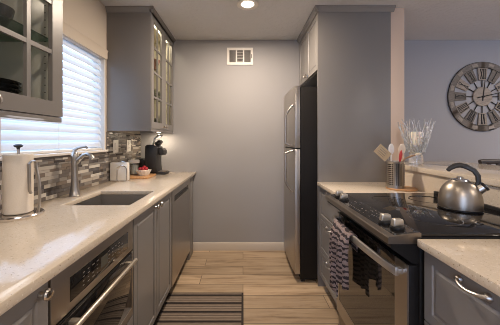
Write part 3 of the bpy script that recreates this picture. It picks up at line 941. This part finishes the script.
b = MB(); b.box(vx1 - 0.02, vx1 - 0.012, YB - 0.02, YB - 0.0115, 2.23, 2.275); b.build('damper_lever', ventd_m, t)

# ------------------------------------------------------------------ ceiling cans
def can(x, y, label, power):
    t = thing('recessed_light', (x, y, ZC), label, 'lamp', 'recessed ceiling lights')
    b = MB(); b.lathe([(0.052, -0.001), (0.092, -0.001), (0.094, -0.005), (0.088, -0.010), (0.062, -0.006), (0.052, -0.001)], (x, y, ZC), 40); b.build('trim_ring', white_m, t)
    b = MB(); b.lathe([(0.054, -0.0032), (0.04, -0.004), (0, -0.0045)], (x, y, ZC), 32); b.build('lens', lamp_m, t)
    area_light('can_lamp', (x, y, ZC - 0.014), 0.10, power, WARM, t)
    return t
can(0.04, 2.23, 'lit recessed ceiling light near the back wall', P_CAN)
can(0.04, 0.55, 'lit recessed ceiling light above the middle of the kitchen aisle', P_CAN_MID)
can(0.04, -1.2, 'lit recessed ceiling light behind the kitchen aisle', P_CAN_BACK)
can(2.9, -0.6, 'added unseen ceiling light over the dining side, nearer', P_DINING_FILL)  # both dining cans are unseen, added to light the left cabinet fronts
can(3.6, 1.5, 'added unseen ceiling light over the dining side, farther', P_DINING_FILL)

# ------------------------------------------------------------------ right side: fridge and its surround
FP = 2.275
sr = thing('refrigerator_surround', (0.97, 2.65, 0), 'tall grey refrigerator surround with side panel and a cabinet on top', 'cabinet')
b = MB(); b.box(0.656, 1.294, FP, FP + 0.018, 0, 2.415); b.build('side_panel', grey_m, sr, bevel=0.002)
carcass(sr, 0.676, 1.29, FP + 0.02, YB - 0.003, 1.90, 2.415, back='hi')
ym = (FP + 0.018 + YB) / 2
d = front_panel('door', sr, 0.656, -1, FP + 0.02, ym - 0.001, 1.905, 2.40); knob(d, 0.656, ym - 0.03, 1.935, -1)
d = front_panel('door', sr, 0.656, -1, ym + 0.001, YB - 0.004, 1.905, 2.40); knob(d, 0.656, ym + 0.03, 1.935, -1)
b = MB()
pr = [(0.0, 2.402), (0.005, 2.402), (0.009, 2.410), (0.020, 2.424), (0.030, 2.434), (0.032, ZC - 0.001), (0.0, ZC - 0.001)]
b.prism([(FP - 0.0005 - p[0], p[1]) for p in pr], 'x', 0.656 - 0.032, 1.294 + 0.026)
b.prism([(0.6555 - p[0], p[1]) for p in pr], 'y', FP - 0.032, YB - 0.003)
b.build('crown_molding', grey_m, sr)

t = thing('refrigerator', (0.85, 2.66, 0), 'stainless top-freezer refrigerator with black sides', 'refrigerator')
RY0, RY1 = 2.335, 2.985
b = MB(); b.box(0.517, 1.26, RY0, RY1, 0.03, 1.76); b.build('cabinet_body', mat('dark_textured_side', (0.012, 0.010, 0.009, 1), 0.55, 0, Specular_IOR_Level=0.2), t, bevel=0.004)
b = MB(); b.box(0.53, 0.56, RY0 + 0.02, RY1 - 0.02, 0.0, 0.031); b.box(1.1, 1.2, RY0 + 0.02, RY1 - 0.02, 0.0, 0.031); b.build('feet', black_m, t)
def fdoor(z0, z1):
    b = MB()
    pts = []
    n = 10
    for i in range(n + 1):
        u = i / n
        pts.append((0.470 - 0.014 * (1 - (2 * u - 1) ** 2) ** 0.8, RY0 + (RY1 - RY0) * u))
    pts = pts + [(0.514, RY1), (0.514, RY0)]
    b.prism(pts, 'z', z0, z1)
    return b.build('door', steel_m, t, bevel=0.003, angle=25)
d1 = fdoor(1.212, 1.768); d2 = fdoor(0.075, 1.200)
def fhandle(par, za, zb, flip):
    b = MB(); y = RY0 + 0.06
    pts = []
    n = 16
    for i in range(n + 1):
        u = i / n
        w_ = u if flip else 1 - u                  # 0 at the outer end, 1 at the gap between the doors
        off = 0.066 * min(1.0, math.sin(min(1.0, w_ / 0.3) * PI / 2)) if w_ < 0.96 else 0.0
        pts.append((0.458 - off, y + 0.0, za + (zb - za) * u))
    b.tube(pts, 0.0095, 12)
    return b.build('handle', steel_m, par)
fhandle(d1, 1.225, 1.60, False); fhandle(d2, 0.80, 1.185, True)
b = MB(); b.box(0.475, 0.53, RY0 + 0.01, RY0 + 0.05, 1.201, 1.211); b.build('hinge', black_m, t)

# right base run
FR = 0.667
def drawers(par, y0, y1, rows, hy):
    for z0, z1 in rows:
        d = front_panel('drawer', par, FR, -1, y0, y1, z0, z1, fr_=0.052)
        bow_handle(d, FR, hy, z1 - 0.022, -1)
t = thing('base_cabinet', (0.98, 2.0, 0), 'grey three-drawer base cabinet between the refrigerator and the range', 'cabinet', 'grey base cabinets')
carcass(t, FR + 0.02, 1.27, 1.738, 2.27, 0.10, CB - 0.002, top=False, back='hi')
b = MB(); b.box(0.74, 1.27, 1.738, 2.27, 0, 0.0995); b.build('toe_kick', kick_m, t)
drawers(t, 1.742, 2.268, ((0.61, 0.877), (0.33, 0.605), (0.11, 0.325)), 2.02)
t = thing('base_cabinet', (0.98, 0.6, 0), 'grey drawer base cabinet in the near right corner, beside the range', 'cabinet', 'grey base cabinets')
carcass(t, FR + 0.02, 1.27, 0.30, 0.958, 0.10, CB - 0.002, top=False, back='hi')
b = MB(); b.box(0.74, 1.27, 0.30, 0.958, 0, 0.0995); b.build('toe_kick', kick_m, t)
drawers(t, 0.304, 0.956, ((0.625, 0.877), (0.375, 0.62), (0.11, 0.37)), 0.752)

b = MB(); b.box(0.647, 1.284, 1.735, FP - 0.001, CB, CT)
tag(b.build('countertop', quartz_m, bevel=0.004), 'short cream quartz counter between the range and the refrigerator', 'countertop', 'cream quartz worktops')
b = MB(); b.box(0.647, 1.284, 0.1, 0.968, CB, CT)
tag(b.build('countertop', quartz_m, bevel=0.004), 'cream quartz counter in the near right corner', 'countertop', 'cream quartz worktops')
b = MB(); b.box(1.2845, 1.2975, 0.1, FP - 0.002, CT + 0.0005, 1.0475)
tag(b.build('quartz_backsplash', quartz_m), 'upright cream quartz slab behind the range, below the bar top', 'backsplash')
b = MB(); b.prism([(1.265, 0.1), (1.97, 0.1), (1.97, 2.40), (1.43, 2.40), (1.43, 2.290), (1.265, 2.27)], 'z', 1.0485, 1.085)
tag(b.build('bar_top', quartz_m, bevel=0.005), 'raised cream quartz breakfast bar top behind the range', 'countertop')

# ------------------------------------------------------------------ range
GY0, GY1 = 0.978, 1.726
t = thing('range', (0.95, 1.35, 0), 'stainless slide-in electric range with black glass cooktop', 'stove')
b = MB(); b.box(0.665, 1.262, GY0, GY1, 0.03, 0.916); b.build('range_body', black_m, t, bevel=0.003)
b = MB()
for x in (0.72, 1.2):
    for y in (GY0 + 0.06, GY1 - 0.06):
        b.cyl((x, y, 0), (x, y, 0.031), 0.018)
b.build('feet', black_m, t)
b = MB(); b.box(0.672, 1.262, GY0 + 0.002, GY1 - 0.002, 0.9165, 0.931); ck = b.build('cooktop', blackglass_m, t, bevel=0.002)
b = MB()
for x, y, r0 in ((0.86, 1.17, 0.10), (0.86, 1.54, 0.085), (1.10, 1.16, 0.085), (1.10, 1.54, 0.10)):
    b.lathe([(r0, 0), (r0 + 0.003, 0), (r0 + 0.003, 0.0003), (r0, 0.0003), (r0, 0)], (x, y, 0.931), 48)
b.build('burner_rings', mat('grey_burner_print', (0.028, 0.027, 0.026, 1), 0.2), ck)
b = MB(); b.box(1.2625, 1.2835, GY0 + 0.002, GY1 - 0.002, 0.9165, 0.945); b.build('vent_trim', bplastic_m, t, bevel=0.003)
# sloped control panel
b = MB()
b.prism([(0.546, 0.890), (0.546, 0.913), (0.549, 0.917), (0.575, 0.9195), (0.61, 0.9245), (0.645, 0.930), (0.671, 0.9315), (0.671, 0.890)], 'y', GY0, GY1)
cp_ = b.build('control_panel', steelh_m, t, angle=25)
def zpan(x):
    P = [(0.549, 0.917), (0.575, 0.9195), (0.61, 0.9245), (0.645, 0.930), (0.671, 0.9315)]
    for (xa, za), (xb, zb) in zip(P, P[1:]):
        if xa <= x <= xb:
            return za + (zb - za) * (x - xa) / (xb - xa)
    return 0.9315
b = MB()
xs = (0.575, 0.61, 0.645, 0.671)
b.prism([(x, zpan(x) + 0.0012) for x in xs] + [(x, zpan(x) - 0.001) for x in xs[::-1]], 'y', GY0 + 0.012, GY1 - 0.012)
tp = b.build('touch_glass', blackglass_m, cp_)
b = MB()
for i in range(16):
    y = 1.18 + i * 0.02
    for x in (0.592, 0.615, 0.638, 0.655):
        if random.random() < 0.6:
            z = zpan(x) + 0.0012
            w_ = random.uniform(0.004, 0.012)
            b.prism([(x, z - 0.0004), (x + 0.004, zpan(x + 0.004) + 0.0008), (x + 0.004, zpan(x + 0.004) + 0.0016), (x, z + 0.0004)], 'y', y, y + w_)
b.build('touch_legends', ink_m, tp)
for x, y in ((0.62, 1.045), (0.612, 1.118), (0.600, 1.545), (0.604, 1.632)):
    z = zpan(x) + 0.0012
    b = MB(); b.lathe([(0, -0.001), (0.027, -0.001), (0.028, 0.004), (0.026, 0.010), (0.023, 0.013), (0, 0.014)], (x, y, z), 28, tilt=Matrix.Rotation(-0.15, 3, 'Y'))
    kb = b.build('knob', black_m, t)
    b = MB(); b.prism([(x - 0.022, z + 0.010), (x + 0.022, z + 0.010), (x + 0.019, z + 0.036), (x + 0.015, z + 0.039), (x - 0.012, z + 0.039), (x - 0.017, z + 0.036)], 'y', y - 0.012, y + 0.012)
    b.build('grip', knob_m, kb, bevel=0.003)
# vent gap and door
b = MB(); b.prism([(0.56, 0.872), (0.64, 0.815), (0.664, 0.815), (0.664, 0.889), (0.56, 0.889)], 'y', GY0 + 0.004, GY1 - 0.004); b.build('vent_gap', black_m, t)
DX, dz0, dz1 = 0.620, 0.165, 0.808
b = MB(); b.box(DX + 0.004, 0.664, GY0 + 0.004, GY1 - 0.004, dz0, dz1); od = b.build('oven_door', black_m, t, bevel=0.003)
b = MB()
ys = (GY0 + 0.004, GY0 + 0.085, GY1 - 0.045, GY1 - 0.004)
b.box(DX, DX + 0.006, ys[0], ys[1], dz0, dz1); b.box(DX, DX + 0.006, ys[2], ys[3], dz0, dz1)
b.box(DX, DX + 0.006, ys[1], ys[2], dz0, dz0 + 0.085)
b.build('door_frame', steel_m, od)
b = MB(); b.box(DX + 0.001, DX + 0.005, ys[1], ys[2], dz0 + 0.085, dz1); b.build('door_glass', ovenglass_m, od)
b = MB()
HZ = 0.772
pts = []
for i in range(17):
    u = i / 16
    pts.append((0.598 - 0.026 * math.sin(PI * u) ** 0.8, GY0 + 0.028 + (GY1 - GY0 - 0.056) * u, HZ))
b.prism([(p[0] - 0.008, p[1]) for p in pts] + [(p[0] + 0.006, p[1]) for p in pts[::-1]], 'z', HZ - 0.017, HZ + 0.017)
for y in (GY0 + 0.04, GY1 - 0.04):
    b.box(0.596, DX + 0.001, y - 0.012, y + 0.012, HZ - 0.011, HZ + 0.011)
b.build('handle', mat('flat_handle_steel', (0.60, 0.57, 0.53, 1), 0.4, 0.9), od, bevel=0.003)
b = MB(); b.box(0.632, 0.664, GY0 + 0.004, GY1 - 0.004, 0.045, 0.157); b.build('storage_drawer', steelh_m, t, bevel=0.003)

# towel over the oven handle
b = MB()
ny_, TY0, TY1 = 44, 1.345, 1.615
def bar_x(y):
    u = (y - GY0 - 0.028) / (GY1 - GY0 - 0.056)
    return 0.598 - 0.026 * math.sin(PI * u) ** 0.8
def towel_shell(off):
    grid = []
    for i in range(ny_ + 1):
        u = i / ny_
        y = TY0 + (TY1 - TY0) * u
        bx = bar_x(y)
        fold = 0.008 * math.sin(u * 31) + 0.025 * math.sqrt(abs(math.sin(PI * (u / 0.44 if u < 0.44 else (u - 0.44) / 0.56))))
        ln = 0.265 if u < 0.42 else 0.265 + min(1, (u - 0.42) / 0.04) * 0.105
        ln += 0.008 * math.sin(u * 17)
        row = []
        rr_ = 0.0225 + off
        for k in range(13):                       # front, bottom to top
            v_ = k / 12
            h = ln * (1 - v_)
            row.append((bx - rr_ - max(0.0, fold) * min(1, 0.25 + h / 0.06) - 0.004 * min(1, h / 0.1), y + 0.006 * math.sin(h * 22 + u * 5) * min(1, h / .1), HZ - h))
        for k in range(1, 6):                     # over the bar
            a = PI * k / 6
            row.append((bx - rr_ * math.cos(a), y, HZ + rr_ * math.sin(a)))
        for k in range(6):                        # back drop
            row.append((bx + 0.020 + off, y, HZ - 0.07 * k / 5))
        grid.append(row)
    return grid
g0, g1 = towel_shell(0.0), towel_shell(0.0)
V0 = [[b.bm.verts.new(p) for p in r_] for r_ in g0]
for i in range(ny_):
    for k in range(len(V0[0]) - 1):
        b._f([V0[i][k], V0[i + 1][k], V0[i + 1][k + 1], V0[i][k + 1]])
o = b.build('hand_towel', towel_m)
sm = o.modifiers.new('thick', 'SOLIDIFY'); sm.thickness = 0.005; sm.offset = 0
tag(o, 'grey and dark knitted hand towel hanging over the range oven handle', 'towel')

# ------------------------------------------------------------------ kettle
kx, ky, kz = 1.105, 1.325, 0.9316
t = thing('kettle', (kx, ky, kz), 'brushed steel whistling kettle with dark curved handle on the cooktop', 'kettle')
b = MB()
b.lathe([(0, 0), (0.084, 0), (0.089, 0.004), (0.0905, 0.012), (0.0905, 0.040), (0.088, 0.066), (0.081, 0.093), (0.069, 0.117), (0.054, 0.134), (0.042, 0.142), (0.040, 0.145), (0, 0.145)], (kx, ky, kz), 56)
kb = b.build('body', steel('kettle_steel', (0.37, 0.325, 0.275, 1), 0.36, (30, 30, 1)), t)
b = MB(); b.lathe([(0.0895, 0.002), (0.0925, 0.003), (0.0925, 0.008), (0.0895, 0.010)], (kx, ky, kz), 56); b.build('base_ring', black_m, t)
b = MB(); b.lathe([(0.039, 0.145), (0.037, 0.150), (0.022, 0.154), (0.014, 0.156), (0.015, 0.161), (0.010, 0.164), (0, 0.165)], (kx, ky, kz), 28); b.build('lid', nickel_m, t)
b = MB(); sd = Vector((0.84, -0.54, 0))
q = lambda d, h: (kx + sd.x * d, ky + sd.y * d, kz + h)
b.tube([q(0.045, 0.078), q(0.068, 0.100), q(0.092, 0.121)], [0.027, 0.024, 0.021], 20); b.build('spout', fnickel_m, t)
b = MB(); b.tube([q(0.090, 0.119), q(0.095, 0.1235), q(0.099, 0.127)], [0.0225, 0.0235, 0.020], 20); wh = b.build('whistle_cap', bplastic_m, t)
b = MB(); b.tube([q(0.0985, 0.1265), q(0.1002, 0.128)], [0.015, 0.014], 16); b.build('cap_plate', nickel_m, wh)
b = MB()
b.tube([q(0.060, 0.104), q(0.072, 0.142), q(0.070, 0.172), q(0.056, 0.198), (kx + 0.026, ky - 0.006, kz + 0.216), (kx + 0.0, ky, kz + 0.223), (kx - 0.026, ky, kz + 0.219), (kx - 0.048, ky, kz + 0.208), (kx - 0.062, ky, kz + 0.196)],
       [0.011, 0.0105, 0.0105, 0.011, 0.0115, 0.0112, 0.0105, 0.0095, 0.0075], 14, flat=(1.2, 0.8))
b.build('handle', dplastic_m, t)

# ------------------------------------------------------------------ utensil crock on a trivet
ux, uy = 1.14, 1.945
b = MB(); b.lathe([(0, 0), (0.10, 0), (0.103, 0.003), (0.103, 0.009), (0.10, 0.012), (0, 0.012)], (ux + 0.045, uy + 0.0, CT + 0.0), 40)
tag(b.build('trivet', bamboo_m), 'round wooden trivet under the steel utensil holder', 'trivet')
t = thing('utensil_holder', (ux, uy, CT + 0.0125), 'perforated steel utensil holder on a wooden trivet', 'utensil holder')
b = MB(); z0 = CT + 0.0125; R = 0.0585
b.lathe([(0, 0), (R, 0), (R, 0.003), (R, 0.192), (R + 0.002, 0.195), (R - 0.001, 0.197), (R - 0.003, 0.192), (R - 0.003, 0.004), (0, 0.004)], (ux, uy, z0), 48)
b.build('cup', steel_m, t)
b = MB()
for panel in range(6):
    for c in range(4):
        a = 2 * PI * panel / 6 + math.radians(8 + c * 11) - 2.1
        for r_ in range(11):
            zc = z0 + 0.028 + r_ * 0.0145
            n_ = Vector((math.cos(a), math.sin(a), 0)); tt = Vector((-math.sin(a), math.cos(a), 0))
            c0 = Vector((ux, uy, zc)) + n_ * (R + 0.001)
            b._f([b.bm.verts.new(c0 + tt * 0.0046 * math.cos(2 * PI * i / 8) + Vector((0, 0, 0.0046 * math.sin(2 * PI * i / 8)))) for i in range(8)])
b.build('perforations', black_m, t)
zi = z0 + 0.0055
def lean(fx, fy, tx_, ty_, tz):
    """foot inside the cup, tip outside"""
    return Vector((ux + fx, uy + fy, zi + 0.006)), Vector((ux + tx_, uy + ty_, tz))
def orient(d):
    d = d.normalized()
    x = Vector((1, 0, 0)); x = (x - d * x.dot(d)).normalized()
    return Matrix((x, d.cross(x), d)).transposed().to_4x4()
# slotted turner
p0, p1 = lean(-0.035, 0.0, -0.056, -0.006, z0 + 0.222)
t = thing('slotted_turner', p0, 'tan slotted turner leaning left out of the utensil holder', 'turner')
b = MB(); b.tube([p0, p0.lerp(p1, .5), p1], [0.006, 0.0055, 0.005], 10); b.build('handle', steel_m, t)
Mt = Matrix.Translation(p1) @ Matrix.Rotation(math.radians(-48), 4, 'Y')
b = MB()
bars = [(-0.038, 0.038, 0, 0.028), (-0.038, 0.038, 0.092, 0.112), (-0.038, -0.0245, 0.028, 0.092), (0.0245, 0.038, 0.028, 0.092)] + [(-0.0205 + k * 0.0155, -0.0105 + k * 0.0155, 0.028, 0.092) for k in range(3)]
for x0, x1, za, zb in bars:
    b.box(x0, x1, -0.002, 0.002, za, zb)
bmesh.ops.transform(b.bm, matrix=Mt, verts=b.bm.verts[:])
b.build('blade', tan_m, t)
def spoon(fx, fy, tip, L_, w_, m_, name, label, cat, hm=None, flatz=0.007):
    p0, p1 = lean(fx, fy, *tip)
    d = (p1 - p0)
    base = p0
    t = thing(name, base, label, cat)
    b = MB(); b.tube([p0, p0 + d * 0.5, p1 - d.normalized() * L_ * 0.8], [0.006, 0.0052, 0.0052], 10); b.build('handle', hm or m_, t)
    b = MB(); b.ellipsoid(p1, w_, flatz, L_, 18, 12, orient(d)); b.build('head', m_, t)
    return t
spoon(-0.01, 0.035, (-0.008, 0.040, z0 + 0.285), 0.042, 0.022, wspoon_m, 'serving_spoon', 'white nylon spoon standing upright in the utensil holder', 'spoon')
spoon(0.03, 0.02, (0.062, 0.022, z0 + 0.283), 0.043, 0.028, spoon_m, 'wooden_spoon', 'pale wooden spoon with wide bowl leaning right in the utensil holder', 'spoon')
spoon(-0.014, -0.030, (0.018, -0.034, z0 + 0.235), 0.045, 0.011, red_m, 'spatula', 'narrow red spatula in the middle of the utensil holder', 'spatula', flatz=0.006)
spoon(0.010, -0.002, (0.040, -0.002, z0 + 0.245), 0.026, 0.012, red_m, 'whisk_handle', 'small red handle between the spatula and the wooden spoon', 'utensil', flatz=0.006)
t = thing('wooden_utensil', (ux + 0.02, uy - 0.03, zi), 'brown curved wooden utensil hooked far right over the holder rim', 'utensil')
b = MB(); b.tube([(ux + 0.022, uy - 0.03, zi + 0.008), (ux + 0.03, uy - 0.03, zi + 0.12), (ux + 0.036, uy - 0.03, zi + 0.19), (ux + 0.055, uy - 0.03, zi + 0.212), (ux + 0.09, uy - 0.03, zi + 0.226), (ux + 0.125, uy - 0.03, zi + 0.238)], [0.0045, 0.0045, 0.005, 0.006, 0.007, 0.006], 10)
b.build('handle', mat('brown_wood_handle', (0.26, 0.15, 0.08, 1), 0.5), t)
b = MB(); b.ellipsoid((ux + 0.145, uy - 0.03, zi + 0.245), 0.024, 0.011, 0.009, 14, 8, Matrix.Rotation(-0.3, 4, 'Y')); b.build('head', spoon_m, t)

# ------------------------------------------------------------------ glass vase on the bar
vx, vy, vz = 1.385, 2.08, 1.0858
t = thing('glass_vase', (vx, vy, vz), 'clear glass vase with a flared spiky rim on the bar top', 'vase')
b = MB(); b.lathe([(0, 0), (0.048, 0), (0.052, 0.006), (0.050, 0.05), (0.046, 0.085), (0.055, 0.12), (0.066, 0.16), (0.063, 0.16), (0.051, 0.12), (0.040, 0.085), (0.036, 0.07), (0, 0.066)], (vx, vy, vz), 24); b.build('bowl', vase_m, t)
for k in range(32):
    a = 2 * PI * k / 32 + random.uniform(-.06, .06)
    top = 0.335 + random.uniform(-0.035, 0.03)
    pts = []
    for i in range(9):
        u = i / 8
        r_ = 0.058 + (0.055 + 0.012 * (k % 2)) * u ** 1.2 + 0.005 * math.sin(u * 9 + k)
        aa = a + 0.10 * math.sin(u * 7 + k * 1.7)
        pts.append((vx + r_ * math.cos(aa), vy + r_ * math.sin(aa), vz + 0.10 + (top - 0.10) * u))
    b = MB(); b.tube(pts, [0.0075 - 0.0042 * i / 8 for i in range(9)], 7); b.build('glass_spike', vase_m, t)
b = MB(); b.lathe([(0, 0), (0.036, 0), (0.037, 0.004), (0.037, 0.165), (0.034, 0.17), (0.02, 0.166), (0, 0.164)], (vx, vy, vz + 0.092), 28)
cd = thing('pillar_candle', (vx, vy, vz + 0.092), 'white pillar candle standing inside the glass vase', 'candle')
o = b.build('wax', candle_m, cd)
b = MB(); b.cyl((vx, vy, vz + 0.255), (vx, vy, vz + 0.268), 0.0015, seg=6); b.build('wick', black_m, cd)

# ------------------------------------------------------------------ wall clock
cx, cz, CR = 2.777, 1.785, 0.40
t = thing('wall_clock', (cx, YB, cz), 'large round rustic wooden wall clock with roman numerals', 'clock')
def arc_poly(r0, r1, a0, a1, n):
    P = [(cx + r1 * math.sin(a0 + (a1 - a0) * i / n), cz + r1 * math.cos(a0 + (a1 - a0) * i / n)) for i in range(n + 1)]
    P += [(cx + r0 * math.sin(a1 + (a0 - a1) * i / n), cz + r0 * math.cos(a1 + (a0 - a1) * i / n)) for i in range(n + 1)]
    return P
b = MB()
for k in range(48):
    a0 = 2 * PI * k / 48
    b.prism(arc_poly(0.338, CR, a0, a0 + 2 * PI / 48, 1), 'y', YB - 0.022, YB - 0.002)
bmesh.ops.remove_doubles(b.bm, verts=b.bm.verts[:], dist=1e-5)
b.build('outer_ring', cmid_m, t)
for rr_ in (0.337, CR):
    b = MB(); b.tube([(cx + rr_ * math.sin(2 * PI * i / 64), YB - 0.016, cz + rr_ * math.cos(2 * PI * i / 64)) for i in range(64)], 0.005, 8, closed=True); b.build('rim_band', black_m, t)
for k in range(12):
    a = 2 * PI * (k + 0.5) / 12
    b = MB(); b.prism(arc_poly(0.352, 0.386, a - 0.085, a + 0.085, 3), 'y', YB - 0.025, YB - 0.0215); b.build('minute_block', clight_m, t)
ROM = ['XII', 'I', 'II', 'III', 'IIII', 'V', 'VI', 'VII', 'VIII', 'IX', 'X', 'XI']
def romans(s, a, zf):
    """bars of a roman numeral on its plate, top outward"""
    wd = {'I': 0.017, 'V': 0.034, 'X': 0.034}
    tot = sum(wd[c] for c in s); k_ = min(1, 0.082 / tot)
    b = MB(); u = -tot / 2; h0, h1 = 0.205, 0.318
    def bar(ua, ub, ra, rb, tw):
        e1 = Vector((math.cos(a), -math.sin(a))); e2 = Vector((math.sin(a), math.cos(a)))
        P0 = e1 * ua * k_ + e2 * ra; P1 = e1 * ub * k_ + e2 * rb
        d_ = e1 * tw * k_ / 2
        b.prism([(cx + q_.x, cz + q_.y) for q_ in (P0 - d_, P0 + d_, P1 + d_, P1 - d_)], 'y', zf - 0.003, zf)
    for c in s:
        w_ = wd[c]; m_ = u + w_ / 2
        if c == 'I':
            bar(m_, m_, h0, h1, 0.0095)
        elif c == 'V':
            bar(m_, m_ - w_ * .36, h0, h1, 0.0095); bar(m_, m_ + w_ * .36, h0, h1, 0.006)
        else:
            bar(m_ - w_ * .36, m_ + w_ * .36, h0, h1, 0.006); bar(m_ + w_ * .36, m_ - w_ * .36, h0, h1, 0.0095)
        u += w_
    bar(0 - tot / 2, tot / 2, h0, h0, 0.0) if False else None
    for r_ in (h0, h1):
        e1 = Vector((math.cos(a), -math.sin(a))); e2 = Vector((math.sin(a), math.cos(a)))
        A = e1 * (-tot / 2 * k_) + e2 * (r_ - 0.0025); B_ = e1 * (tot / 2 * k_) + e2 * (r_ - 0.0025); up = e2 * 0.005
        b.prism([(cx + q_.x, cz + q_.y) for q_ in (A, B_, B_ + up, A + up)], 'y', zf - 0.003, zf)
    return b
for k in range(12):
    a = 2 * PI * k / 12
    light = k % 2 == 0 or k in ()
    e1 = Vector((math.cos(a), -math.sin(a))); e2 = Vector((math.sin(a), math.cos(a)))
    b = MB()
    P = [e1 * -0.040 + e2 * 0.190, e1 * 0.040 + e2 * 0.190, e1 * 0.056 + e2 * 0.332, e1 * -0.056 + e2 * 0.332]
    b.prism([(cx + p.x, cz + p.y) for p in P], 'y', YB - 0.020, YB - 0.004)
    pl = b.build('numeral_plate', clight_m if light else cmid_m, t, bevel=0.002)
    romans(ROM[k], a, YB - 0.0195).build('numeral', black_m if light else clight_m if False else black_m, pl)
    aa = a
    b = MB(); b.cyl((cx + 0.10 * math.sin(aa), YB - 0.010, cz + 0.10 * math.cos(aa)), (cx + 0.195 * math.sin(aa), YB - 0.010, cz + 0.195 * math.cos(aa)), 0.005, seg=8); b.build('spoke', black_m, t)
b = MB(); b.lathe([(0, 0.022), (0.108, 0.022), (0.112, 0.018), (0.112, 0.004), (0, 0.004)], (cx, YB, cz), 40, 'y', tilt=Matrix.Scale(-1, 3, Vector((0, 1, 0)))); b.build('center_disc', clight_m, t)
def hand(a, r0, r1, w0, w1, y):
    e1 = Vector((math.cos(a), -math.sin(a))); e2 = Vector((math.sin(a), math.cos(a)))
    P = [e1 * -w0 + e2 * r0, e1 * w0 + e2 * r0, e1 * w1 + e2 * r1, e1 * -w1 + e2 * r1]
    b = MB(); b.prism([(cx + p.x, cz + p.y) for p in P], 'y', y - 0.003, y); return b
hand(math.radians(7), -0.05, 0.185, 0.007, 0.004, YB - 0.0225).build('hour_hand', black_m, t)
hand(math.radians(77), -0.07, 0.31, 0.006, 0.003, YB - 0.026).build('minute_hand', black_m, t)
b = MB(); b.cyl((cx, YB - 0.021, cz), (cx, YB - 0.031, cz), 0.013); b.build('hub', black_m, t)

# ------------------------------------------------------------------ chair beyond the bar
hx0, hx1, hy = 2.06, 2.52, 2.26
wood_m = mat('dark_stained_chair_wood', (0.045, 0.038, 0.036, 1), 0.45)
t = thing('dining_chair', (2.29, 2.45, 0), 'dark wooden high-backed chair beyond the bar top', 'chair')
b = MB(); b.box(hx0, hx1, hy, hy + 0.44, 0.62, 0.665); b.build('seat', wood_m, t, bevel=0.01)
b = MB(); b.tube([(hx0 - 0.0, hy, 1.09), (hx0 + 0.03, hy, 1.096), ((hx0 + hx1) / 2, hy + 0.0, 1.094), (hx1 - 0.03, hy, 1.096), (hx1, hy, 1.09)], [0.022, 0.0215, 0.019, 0.0215, 0.022], 12, flat=(0.8, 1)); b.build('top_rail', wood_m, t)
for k in range(5):
    x = hx0 + 0.08 + k * 0.075
    b = MB(); b.box(x - 0.012, x + 0.012, hy - 0.008, hy + 0.008, 0.664, 1.09); b.build('back_slat', wood_m, t)
for x in (hx0 + 0.02, hx1 - 0.02):
    b = MB(); b.box(x - 0.018, x + 0.018, hy - 0.018, hy + 0.018, 0, 1.085); b.build('leg', wood_m, t, bevel=0.003)
    b = MB(); b.box(x - 0.018, x + 0.018, hy + 0.40, hy + 0.436, 0, 0.62); b.build('leg', wood_m, t, bevel=0.003)

# ------------------------------------------------------------------ rug
t = thing('striped_rug', (-0.32, 1.3, 0), 'brown and black striped runner rug on the wood floor', 'rug')
b = MB(); b.box(-0.605, -0.012, 0.4, 2.16, 0.0005, 0.008); b.build('woven_field', rug_m, t)
b = MB(); b.box(-0.012, 0.004, 0.385, 2.17, 0.0005, 0.009); b.box(-0.62, -0.605, 0.385, 2.17, 0.0005, 0.009)
b.box(-0.605, -0.012, 2.16, 2.17, 0.0005, 0.009); b.box(-0.605, -0.012, 0.385, 0.4, 0.0005, 0.009); b.build('binding', rugb_m, t)
